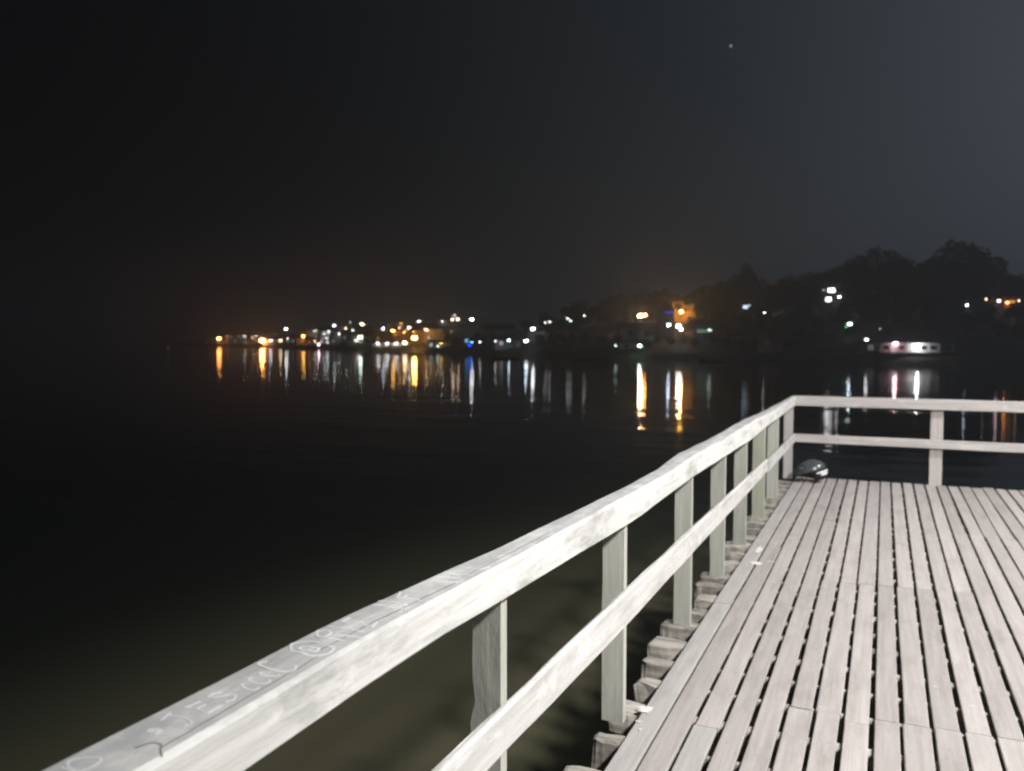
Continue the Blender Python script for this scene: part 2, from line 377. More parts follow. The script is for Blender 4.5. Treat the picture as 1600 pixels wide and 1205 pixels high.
# the skyline trees, named by what one sees in the silhouette
SKY = [(905, 470, 40, 'round', 1.2, 'rounded dark tree at the left end of the wooded hill, behind two white lamps'),
       (935, 474, 48, 'wide', 1.2, 'low wide tree just right of the lamp before the first big dark tree'), (965, 459, 55, 'round', 1.4, 'round dark tree on the skyline midway between the white lamp and the elongated lamp'), (1000, 456, 58, 'round', 1.3, 'broad dark tree rising right behind the elongated orange-white street lamp'),
       (1035, 452, 62, 'round', 1.4, 'dark tree on the skyline straight above the blue strip light'), (1072, 455, 64, 'wide', 1.2, 'dark tree faintly reddened behind the orange-lit unfinished block'), (1105, 446, 60, 'round', 1.3, 'dark tree on the skyline just right of the orange-lit building'),
       (1128, 438, 62, 'round', 1.0, 'dark tree on the rising skyline between the orange-lit building and the slim pointed tree'), (1152, 430, 60, 'round', 1.1, 'dark tree touching the slim pointed tree on its left'), (1165, 418, 62, 'tall', .7, 'slim pointed tree standing highest on the middle of the wooded hill'),
       (1180, 434, 60, 'round', 1.1, 'dark tree touching the slim pointed tree on its right, above the bluish window'), (1204, 450, 58, 'wide', 1.1, 'low tree in the dip of the skyline, mid hill'), (1232, 431, 60, 'round', 1.1, 'dark tree just right of the dip in the skyline'),
       (1262, 426, 62, 'round', 1.2, 'dark tree left of the house with two bright windows, on the skyline'), (1296, 421, 58, 'round', 1.2, 'dark tree rising behind the house with two bright white windows'), (1337, 400, 55, 'round', .9, 'dark tree leaning against the left of the huge round-headed tree'),
       (1370, 388, 52, 'round', 1.15, 'huge round-headed tree, left of the two tallest crowns against the sky'), (1403, 405, 55, 'round', .8, 'smaller crown at the right shoulder of the huge round-headed tree'),
       (1428, 432, 58, 'wide', .8, 'low crown in the notch between the two tallest trees'), (1458, 401, 55, 'round', .85, 'crown at the left shoulder of the tallest tree of the hill'),
       (1493, 378, 52, 'round', 1.3, 'tallest tree of the hill, its crown highest in the skyline at right'), (1522, 400, 54, 'round', 1.0, 'crown at the right shoulder of the tallest tree of the hill'),
       (1562, 424, 57, 'round', 1.2, 'broad crown just behind the orange-lit house at the right edge'), (1595, 430, 56, 'round', 1.3, 'last tree before the right edge of the picture'), (1550, 410, 56, 'tall', .9, 'narrow tree sloping down right of the tallest tree, left of the orange lights'), (1580, 431, 60, 'wide', 1.2, 'low spreading tree above the orange lights at the right edge'), (1620, 428, 60, 'round', 1.2, None), (1680, 420, 60, 'round', 1.3, None), (1760, 430, 60, 'round', 1.3, None),
       (722, 512, 70, 'round', 1.2, 'dark tree between the cluster of three lamps and the lone white lamp'), (755, 497, 75, 'round', 1.0, 'small tree behind the lone white street lamp above the blue light'), (790, 504, 60, 'wide', 1.3, 'wide low tree on the ridge right of the lone white lamp'), (822, 498, 60, 'round', 1.3, 'round tree on the low ridge above the lamp beside a lit wall'),
       (850, 488, 62, 'round', 1.4, 'rounded tree crown on the low ridge left of the pair of close white lamps'), (875, 494, 55, 'wide', 1.3, 'wide tree directly left of the pair of touching white lamps')]
for s_ in SKY: tree(s_[0], s_[1], s_[2], s_[3], s_[4], s_[5])
for (px, py, t) in [(700, 522, 30), (712, 530, 14), (726, 528, 12), (745, 522, 25), (770, 518, 22), (800, 517, 24), (845, 522, 12), (865, 519, 15), (890, 520, 12), (915, 518, 14), (940, 521, 12),
                    (965, 522, 18), (1020, 512, 24), (1030, 500, 34), (1085, 497, 30), (1105, 492, 34), (1125, 500, 26), (1140, 485, 36), (1150, 510, 20), (1180, 500, 26), (1190, 480, 40),
                    (1210, 510, 18), (1225, 488, 34), (1250, 478, 36), (1255, 510, 20), (1275, 492, 26), (1320, 470, 30), (1340, 450, 36), (1355, 480, 24), (1385, 458, 34), (1410, 470, 28), (1440, 455, 34),
                    (1465, 475, 26), (1485, 450, 36), (1510, 490, 24), (1530, 470, 34), (1560, 500, 20), (1590, 505, 20), (1605, 470, 36), (1640, 480, 30),
                    (1028, 524, 14), (1048, 526, 12), (1068, 522, 16), (1086, 527, 12), (1120, 524, 14), (1135, 527, 10), (1010, 532, 9), (1160, 530, 10), (1185, 527, 12), (1235, 530, 10), (1270, 528, 12)]:
    tree(px, py, t, random.choice(['round', 'round', 'wide']), None)

# ---- houses
def house(px, t, w, dep, h, wall, roof, label, yaw=0, kind='gable', lit=(), group='houses on the far shore', name='house', name_cat='house', wins=None, extra=(), porch=None):
    p, d = spot(px, t); p.z -= .3
    face = math.atan2(CAM.y - p.y, CAM.x - p.x) + math.pi / 2
    o = empty(name, p, face + math.radians(yaw), label, name_cat, group)
    H_ = h + .3
    box('wall', -w / 2, w / 2, 0, dep, 0, H_, M[wall], o)
    if kind == 'gable':
        rh = min(1.6, dep * .28); bm = bmesh.new(); ov = .35
        prof = [(-ov, H_ - .12), (dep / 2, H_ + rh), (dep + ov, H_ - .12), (dep + ov, H_ + .02), (dep / 2, H_ + rh + .14), (-ov, H_ + .02)]
        loft(bm, [[(x_, y_, z_) for (y_, z_) in prof] for x_ in (-w / 2 - .3, w / 2 + .3)])
        # the gable ends close the wall up to the ridge
        for x_ in (-w / 2 + .003, w / 2 - .003):
            f = [bm.verts.new((x_, y_, z_)) for (y_, z_) in ((.01, H_), (dep - .01, H_), (dep / 2, H_ + rh - .05))]; bm.faces.new(f)
        from_bm('roof', bm, M[roof], o)
    elif kind == 'shed':
        bm = bmesh.new(); prof = [(-.8, H_ - .05), (dep + .3, H_ + .55), (dep + .3, H_ + .67), (-.8, H_ + .07)]
        loft(bm, [[(x_, y_, z_) for (y_, z_) in prof] for x_ in (-w / 2 - .3, w / 2 + .3)]); from_bm('roof', bm, M[roof], o)
    else:
        box('roof', -w / 2 - .15, w / 2 + .15, -.15, dep + .15, H_, H_ + .22, M[roof], o)
    n = wins if wins is not None else max(1, int(w / 2.6)); rows = 2 if h > 5 else 1
    for r_ in range(rows):
        for i in range(n):
            xc = -w / 2 + w * (i + .5) / n; zc = .3 + (1.6 + 2.8 * r_ if h > 2 else h * .5); hh = .55 if h > 2 else h * .28
            if i == n // 2 and r_ == 0 and n > 1 and h > 2:
                box('door', xc - .45, xc + .45, -.03, .02, .3, 2.3, M['frame'], o); continue
            k = r_ * n + i
            f = box('window', xc - .6, xc + .6, -.04, .02, zc - hh - .08, zc + hh + .08, M['frame'], o)
            pm = em(*lit[k % len(lit)]) if lit and lit[k % len(lit)] else M['dark_pane']
            box('pane', xc - .5, xc + .5, -.06, -.035, zc - hh, zc + hh, pm, f)
    if porch:       # fill lamp added under the eaves to brighten the facade
        c_, s_, fx_ = porch
        bm = bmesh.new(); bmesh.ops.create_icosphere(bm, subdivisions=1, radius=.13, matrix=Matrix.Translation((w * fx_, -1.25, H_ - .45))); from_bm('facade_fill_lamp', bm, em(c_, s_), o)
    for (qx, qy, wp, hp, c_, s_, nm) in extra:      # further lit openings in the front wall
        k_ = d / FPX; xc = (qx - px) * k_; zc = at_d(qx, qy, d).z - p.z; w2, h2 = wp * k_ / 2, hp * k_ / 2
        f = box(nm, xc - w2 - .08, xc + w2 + .08, -.12, .02, zc - h2 - .08, zc + h2 + .08, M['frame'], o)
        box('pane', xc - w2, xc + w2, -.15, -.125, zc - h2, zc + h2, em(c_, s_), f)
    return o, d
L0 = None
HOUSES = [
 (332, 10, 12, 6, 2.4, 'w_cream', 'roof_dark', 'low cream shed at the far left tip of the lit shore', 5, 'gable', (L0,)),
 (356, 8, 14, 7, 3, 'w_cream', 'roof_red', 'cream house just right of the leftmost orange lamp', -8, 'gable', (('warm', .5), L0)),
 (374, 16, 13, 8, 5.4, 'w_white', 'roof_grey', 'pale two-storey house with grey roof between the two left orange lamps', 10, 'gable', (L0, ('warm', .8))),
 (392, 7, 9, 6, 3, 'w_white', 'roof_grey', 'small white waterfront house under two tiny warm lamps', -5, 'flat', (('warm', 1), L0)),
 (402, 22, 9, 7, 5, 'w_pink', 'roof_red', 'pinkish house close behind the bright orange lamp second from left', 15, 'gable', (L0,)),
 (424, 12, 11, 7, 3.2, 'w_cream', 'roof_red', 'cream house under the first of two small white lamps right of the orange lamp', -12, 'gable', (L0,)),
 (441, 16, 9, 7, 3.2, 'w_orange', 'roof_dark', 'ochre house under the second small white lamp right of the orange lamp', 5, 'shed', (L0, L0)),
 (434, 60, 12, 7, 4, 'w_grey', 'roof_dark', 'grey house high up left of the lone white lamp', 0, 'flat', (L0,)),
 (463, 10, 7, 6, 5.5, 'w_grey', 'roof_grey', 'narrow grey two-storey block by the water left of the warm lamp', 0, 'flat', (('cool', .5), L0)),
 (478, 14, 9, 7, 3, 'w_pink', 'roof_red', 'pink house directly below the warm lamp third from left', 8, 'gable', (('red', .4), L0)),
 (494, 8, 10, 6, 2.6, 'w_pink', 'roof_dark', 'low waterfront bar with a reddish lit front', 0, 'shed', (('red', .9), ('pink', 1.2), ('red', .8))),
 (497, 34, 11, 7, 5.4, 'w_white', 'roof_grey', 'white two-storey house on the slope above the reddish bar', -10, 'flat', (L0, ('white', .5))),
 (513, 18, 8, 7, 5.6, 'w_white', 'roof_red', 'white house with three small lamps on its front', 5, 'gable', (('white', .8), L0)),
 (523, 40, 8, 7, 3.4, 'w_grey', 'roof_red', 'grey house below the small high lamp left of centre', 12, 'gable', (L0,)),
 (527, 12, 7, 6, 5.2, 'w_white', 'roof_grey', 'tall white waterfront house left of the dark gap', -4, 'flat', (L0, ('white', .35))),
 (541, 48, 9, 7, 4.5, 'w_white', 'roof_grey', 'pale house highest up the slope, beside a dim blurred window', 5, 'flat', (('cool', .7), L0)),
 (548, 26, 8, 7, 3.4, 'w_grey', 'roof_dark', 'grey house between two white lamps half way up the slope', -10, 'gable', (L0,)),
 (566, 18, 9, 7, 3.4, 'w_cream', 'roof_red', 'cream house right below the white lamp left of the yellow-lit house', 3, 'gable', (('warm', .6), L0)),
 (571, 44, 10, 7, 3.6, 'w_cream', 'roof_red', 'cream house under the warm lamp highest on the slope', -6, 'gable', (L0,)),
 (588, 40, 9, 7, 4.8, 'w_grey', 'roof_dark', 'dim grey block left of the two small lamps by the yellow-lit house', 0, 'flat', (L0,)),
 (604, 20, 10, 7, 4.4, 'w_orange', 'roof_red', 'ochre house with a dark roof behind the white waterfront hall', 6, 'gable', (('warm', .4), L0)),
 (618, 40, 8, 7, 6, 'w_yellow', 'roof_grey', 'house with a bright yellow-lit stepped front', -4, 'flat', (L0,), ((613, 514.5, 8, 6, 'amber', 2.2, 'window'), (619, 521, 6, 5.5, 'amber', 1.8, 'window'))),  # amber panes are glowing patches standing in for the lit yellow wall
 (634, 24, 9, 7, 4, 'w_orange', 'roof_red', 'ochre house just left of the brightest orange lamp', 0, 'gable', (L0, ('amber', .6))),
 (640, 48, 9, 7, 3.4, 'w_cream', 'roof_dark', 'cream house under the small lamps above the brightest orange lamp', 5, 'flat', (L0,)),
 (660, 20, 9, 7, 4.4, 'w_orange', 'roof_red', 'ochre two-storey house just right of the brightest orange lamp', -10, 'gable', (L0, L0)),
 (666, 46, 9, 7, 3.6, 'w_white', 'roof_grey', 'pale house with one dim lamp up the slope right of the brightest orange lamp', 8, 'gable', (L0,)),
 (678, 22, 7, 7, 4.8, 'w_cream', 'roof_dark', 'narrow cream house above the dim waterfront kiosk', 0, 'flat', (('warm', .9), L0)),
 (686, 7, 8, 5, 2, 'w_white', 'roof_dark', 'low dim-lit waterfront kiosk left of the blue light', 0, 'shed', (('mint', .8), ('mint', .4))),
 (705, 68, 10, 7, 4.2, 'w_cream', 'roof_grey', 'dim cream house below the cluster of three white lamps', 0, 'flat', (L0,)),
 (738, 10, 7, 5, 2.4, 'w_grey', 'roof_dark', 'small waterfront hut washed by blue and turquoise light', 0, 'shed', (('teal', 1), L0)),
 (782, 30, 9, 7, 3.2, 'w_grey', 'roof_dark', 'unlit grey house on the dark slope right of the blue light', 4, 'gable', (L0,)),
 (793, 9, 7, 5, 2.4, 'w_white', 'roof_dark', 'small white boathouse below the double white lamp', 0, 'gable', (('white', .5), L0)),
 (838, 26, 5, 5, 3, 'w_grey', 'roof_dark', 'small grey house just right of a white lamp, with its side lit', -15, 'flat', (L0,)),
 (903, 26, 12, 7, 2.6, 'w_grey', 'roof_grey', 'long low grey house under the two close white lamps', 0, 'flat', (L0,)),
 (990, 10, 6.4, 5, 1.3, 'w_white', 'roof_dark', 'low shed by the water with a white-lit strip front', 0, 'shed', (L0, ('mint', .7), ('mint', .9), ('white', 2))),
 (1010, 22, 3.8, 4, 2.6, 'w_grey', 'roof_grey', 'cream house lit from above by the elongated orange lamp', 0, 'gable', (L0,)),
 (985, 24, 5, 5, 2.8, 'w_grey', 'roof_dark', 'small dim grey house left of the house under the elongated lamp', 6, 'gable', (L0, ('white', .12))),
 (1040, 30, 4.2, 4, 7.0, 'w_dark', 'roof_dark', 'dark block carrying a blue strip light, left of the orange-lit building', 0, 'flat', (L0, L0), ((1045, 488.5, 12, 2.6, 'blue', .9, 'strip_light'),)),
 (1101, 20, 4.6, 4, 4.0, 'w_dark', 'roof_dark', 'small house with a pale lit strip of windows right of the orange-lit building', 0, 'flat', (L0,), ((1096, 517.5, 13, 4.5, 'mint', .25, 'window'), (1108, 516.5, 8, 3.6, 'mint', .8, 'window'))),
 (1165, 42, 3.4, 4, 6.4, 'w_dark', 'roof_dark', 'dark house with one bluish lit window on mid hill', 0, 'gable', (L0,), ((1164, 480, 7, 5, 'cool', 2.0, 'window'), (1169.5, 477.5, 4, 2, 'cool', 1.5, 'window'))),
 (1213, 9, 7, 4, 2.2, 'w_pink', 'roof_dark', 'barely lit reddish hut on the dark bank', 0, 'shed', (('red', .03), L0)),
 (1296, 50, 5, 4, 10, 'w_dark', 'roof_dark', 'hillside house with two bright white windows one above the other', 0, 'flat', (L0, L0), ((1297.5, 454, 10, 6, 'white', 6, 'window'), (1293.5, 468, 7.5, 6, 'white', 6, 'window'), (1286, 453.5, 4, 2.5, 'white', .6, 'window'))),
 (1361, 9, 4, 4, 1.8, 'w_grey', 'roof_dark', 'small grey shed left of the pink-white boathouse', 0, 'shed', (('white', .12), ('white', .06))),
 (1566, 48, 7, 5, 5.6, 'w_dark', 'roof_red', 'orange-lit house at the right edge of the hill', 0, 'flat', (L0,), ((1575, 472, 12, 3, 'orange', 1.6, 'window'), (1571, 478, 5, 4, 'orange', .6, 'window'), (1556, 479, 5, 4, 'red', .12, 'window'))),
]
_wr = random.Random(3)
HOUSES += [
 (365, 30, 9, 6, 3.2, 'w_white', 'roof_grey', 'small white house behind the cream house by the leftmost orange lamp', 6, 'flat', (L0,)),
 (385, 34, 9, 6, 3.4, 'w_cream', 'roof_red', 'cream house behind the pale two-storey house on the left shore', -6, 'gable', (L0,)),
 (414, 40, 9, 6, 3.4, 'w_white', 'roof_grey', 'white house behind the bright orange lamp, second row', 4, 'flat', (L0,)),
 (452, 30, 8, 6, 3.4, 'w_white', 'roof_red', 'white house under the lone white lamp, second row', 0, 'gable', (L0,)),
 (484, 26, 8, 6, 3.6, 'w_cream', 'roof_grey', 'cream house behind the pink house by the warm lamp', 0, 'flat', (L0,)),
 (509, 52, 8, 6, 3.4, 'w_white', 'roof_red', 'small white house high behind the house with three lamps', 8, 'gable', (L0,)),
 (534, 28, 7, 6, 3.6, 'w_white', 'roof_grey', 'white house behind the tall white waterfront house', 0, 'flat', (L0,)),
 (556, 10, 7, 5, 2.6, 'w_grey', 'roof_grey', 'low grey waterfront house beside the dark gap', 0, 'gable', (L0,)),
 (560, 60, 8, 6, 3.6, 'w_white', 'roof_red', 'white house at the back of the slope behind the highest warm lamp', 0, 'flat', (L0,)),
 (580, 14, 7, 5, 3.2, 'w_white', 'roof_grey', 'white house just left of the long waterfront hall', 5, 'flat', (L0,)),
 (594, 34, 7, 6, 3.2, 'w_white', 'roof_red', 'white house under the small lamp left of the yellow-lit house', 0, 'gable', (L0,)),
 (628, 56, 8, 6, 3.4, 'w_white', 'roof_grey', 'white house in the back row behind the yellow-lit house', 0, 'flat', (L0,)),
 (650, 36, 8, 6, 3.4, 'w_white', 'roof_red', 'white house behind and above the brightest orange lamp', -5, 'gable', (L0,)),
 (694, 40, 8, 6, 3.4, 'w_grey', 'roof_grey', 'grey house in the second row left of the cluster of three lamps', 5, 'flat', (L0,)),
]
for h_ in HOUSES:
    pl_ = (_wr.choice(['warm', 'warm', 'white', 'white', 'amber']), _wr.choice([35, 60, 90]), _wr.uniform(-.35, .35)) if h_[0] < 720 and _wr.random() < .75 else None
    if h_[0] < 720:      # dim pane glow added so more town fronts look lit
        lit_ = tuple(x if x else (_wr.choice(['warm', 'warm', 'white', 'mint']), _wr.choice([.08, .15, .3, .6])) if _wr.random() < .6 else None for x in (h_[10] + (L0, L0, L0))[:4])
        h_ = h_[:10] + (lit_,) + h_[11:]
    house(*h_[:8], yaw=h_[8], kind=h_[9], lit=h_[10], extra=h_[11] if len(h_) > 11 else (), porch=pl_)

# ---- long waterfront hall with lit strip front
def hall():
    p, d = spot(620, 6); face = math.atan2(CAM.y - p.y, CAM.x - p.x) + math.pi / 2; p.z = at_d(620, 544.5, d).z
    o = empty('waterfront_hall', p, face, 'long low white waterfront hall, its wall lit, left of the brightest orange lamp', 'hall')
    w = 17.5; box('wall', -w / 2, w / 2, 0, 5, .35, 1.9, M['w_white'], o); box('plinth', -w / 2 - .3, w / 2 + .3, -.6, 5.2, -2.5, .345, M['w_dark'], o)
    bm = bmesh.new(); loft(bm, [[(x_, y_, z_) for (y_, z_) in ((-1.2, 1.9), (5.4, 2.5), (5.4, 2.65), (-1.2, 2.02))] for x_ in (-w / 2 - .5, w / 2 + .5)]); from_bm('roof', bm, M['roof_dark'], o)
    for i in range(7):
        x_ = -w / 2 + 1.1 + i * 2.5
        f = box('window', x_ - .5, x_ + .5, -.05, .02, .4, 1.3, M['frame'], o); box('pane', x_ - .4, x_ + .4, -.07, -.045, .48, 1.22, M['dark_pane'], f)
    for i in range(5):
        x_ = -w / 2 + 2 + i * 3.3
        bm = bmesh.new(); add_box(bm, x_ - .5, x_ + .5, -1.0, -.9, 1.78, 1.86); from_bm('strip_lamp', bm, em('white' if i < 3 else 'warm', 75), o)
hall()
# ---- pink / white boathouse at right
def boathouse():
    p, d = spot(1432, 5); face = math.atan2(CAM.y - p.y, CAM.x - p.x) + math.pi / 2; zb = at_d(1432, 551, d).z; p.z = zb
    px_m = FPX / d; o = empty('boathouse', p, face, 'long low boathouse, left half pink-lit and right half white-lit, across the water at right', 'boathouse')
    w = 105 / px_m; h = 15 / px_m
    box('pink_wall', -w / 2, -.12 * w + .0, 0, 3.6, 0, h, M['w_pink'], o)
    box('white_wall', -.12 * w + .004, .315 * w, 0.01, 3.6, 0, h - .05, M['w_white'], o)
    box('end_wall', .34 * w, w / 2, .25, 3.6, 0, h - .12, M['w_grey'], o)
    box('corner_post', .315 * w + .003, .34 * w - .003, -.05, .2, 0, h - .06, M['darkmetal'], o)
    bm = bmesh.new(); loft(bm, [[(x_, y_, z_) for (y_, z_) in ((-.7, h), (3.9, h + .5), (3.9, h + .6), (-.7, h + .1))] for x_ in (-w / 2 - .3, w / 2 + .3)]); from_bm('roof', bm, M['roof_dark'], o)
    for xr in (-.40, -.20, .10, .22, .42):
        x_ = xr * w; y0 = 0 if xr < .35 else .25
        f = box('window', x_ - .42, x_ + .42, y0 - .05, y0 + .02, h * .3, h * .75, M['frame'], o); box('pane', x_ - .35, x_ + .35, y0 - .07, y0 - .045, h * .34, h * .71, M['dark_pane'], f)
    box('door', -.31 * w - .35, -.31 * w + .35, -.04, .02, -.05, h * .85, M['w_white'], o)
    bm = bmesh.new(); add_box(bm, -.28 * w - .3, -.28 * w + .3, -1.1, -1.0, h - .16, h - .06); from_bm('strip_lamp', bm, em('pink', 120), o)
    bm = bmesh.new(); bmesh.ops.create_icosphere(bm, subdivisions=2, radius=.17, matrix=Matrix.Translation((.02 * w, -.75, h * .66))); from_bm('flood_lamp', bm, em('white', 200), o)
    # the slab and stakes it stands on
    box('platform', -w / 2 - .5, w / 2 + .5, -.6, 4, -2.2, -.004, M['darkwood'], o)
boathouse()
# ---- unfinished orange-lit block
def block():
    d = 212.; t = d - shore_d(1066); b = at_d(1066, 504, d); g = ground_z(1066, t)
    face = math.atan2(CAM.y - b.y, CAM.x - b.x) + math.pi / 2
    o = empty('unfinished_building', (b.x, b.y, b.z), face, 'orange-lit unfinished building with an open frame on top, brightest facade on the hill', 'building')
    k = d / FPX; X = lambda q: (q - 1066) * k; Z = lambda q: (504 - q) * k
    box('base_wall', X(1051), X(1082), 0, 4, g - b.z - .5, 0, M['w_dark'], o)
    for i, (z_) in enumerate((504, 495, 484.5, 473)):
        x1 = 1082 if i < 3 else 1067
        box('floor_slab', X(1051), X(x1), -.1, 4, Z(z_) + .002, Z(z_) + .22, M['w_orange'], o)
    for q in (1051, 1065.5, 1080.5):
        box('column', X(q), X(q + 1.7), .0, .3, .22, Z(473) if q < 1070 else Z(473), M['w_orange'], o)
        box('column', X(q), X(q + 1.7), 3.6, 3.9, .22, Z(474), M['w_orange'], o)
    box('brick_wall', X(1053), X(1065.2), .12, .3, .24, Z(495), M['w_orange'], o)
    box('brick_wall', X(1067.4), X(1074), .12, .3, .24, Z(495), M['w_orange'], o)
    box('brick_wall', X(1053), X(1060), .12, .3, Z(495) + .24, Z(484.5), M['w_orange'], o)
    box('brick_wall', X(1067.4), X(1080), .12, .3, Z(495) + .24, Z(484.5) - .35, M['w_orange'], o)
    box('brick_wall', X(1067.4), X(1080), 2.5, 2.7, Z(484.5) + .24, Z(477), M['w_orange'], o)
    box('stair_wall', X(1082) + .003, X(1085.5), .5, 3.5, g - b.z - .5, Z(488), M['w_orange'], o)
    bm = bmesh.new(); tube(bm, [(X(1082), -1.2, Z(496)), (X(1078), -1.2, Z(486)), (X(1072), -1.25, Z(479))], .06, 6); from_bm('scaffold_pole', bm, M['metal'], o)
block()

bpy.context.view_layer.update(); DG = bpy.context.evaluated_depsgraph_get()
def clear_depth(px, py, d):
    """a lamp hangs on the front of whatever stands before it"""
    for _ in range(3):
        r = ray(px, py).normalized(); hit, loc, nn, ii, ob, mm = SC.ray_cast(DG, CAM, r, distance=3000)
        if not hit: return d
        dh = (loc - CAM).dot(FW)
        return min(d, dh - 1.3)
    return d
# ---- lamps along the shore
GL = 'street and porch lamps along the far shore'
def lamp(px, py, size, col, label, t=None, hgt=4.6, name='street_lamp', dt=None, arm=True):
    r_px, L_ = SIZES[size]
    if t is None:
        best = None
        for i in range(2, 240):
            tt = i * .5; d = shore_d(px) + tt; e_ = abs(at_d(px, py, d).z - ground_z(px, tt) - hgt)
            if best is None or e_ < best[0]: best = (e_, tt)
        t = best[1]
    d = clear_depth(px, py, shore_d(px) + t); t = d - shore_d(px); P = at_d(px, py, d); g = ground_z(px, t); hh = P.z - g
    a = r_px * d / FPX
    o = empty(name, (P.x, P.y, g), math.atan2(CAM.y - P.y, CAM.x - P.x) + math.pi / 2, label, 'lamp', GL)
    bm = bmesh.new()
    if hh > .5:
        tube(bm, [(0, 1.0, -.4), (0, 1.0, hh + a * .5), (0, .3, hh + a * 1.2), (0, 0, hh + a * 1.15)], [.07, .055, .04, .04], 6)
        from_bm('pole', bm, M['darkmetal'], o)
        bm = bmesh.new(); bmesh.ops.create_cone(bm, segments=10, radius1=a * 1.05, radius2=a * .3, depth=a * .5, matrix=Matrix.Translation((0, .0, hh + a * 1.05)), cap_ends=True); from_bm('lamp_cap', bm, M['darkmetal'], o)
    else: bm.free()
    bm = bmesh.new(); bmesh.ops.create_icosphere(bm, subdivisions=1, radius=a, matrix=Matrix.Translation((0, 0, hh)) @ Matrix.Diagonal((1.4, 1, .62, 1))); from_bm('lamp_globe', bm, em(col, L_), o)
    return o
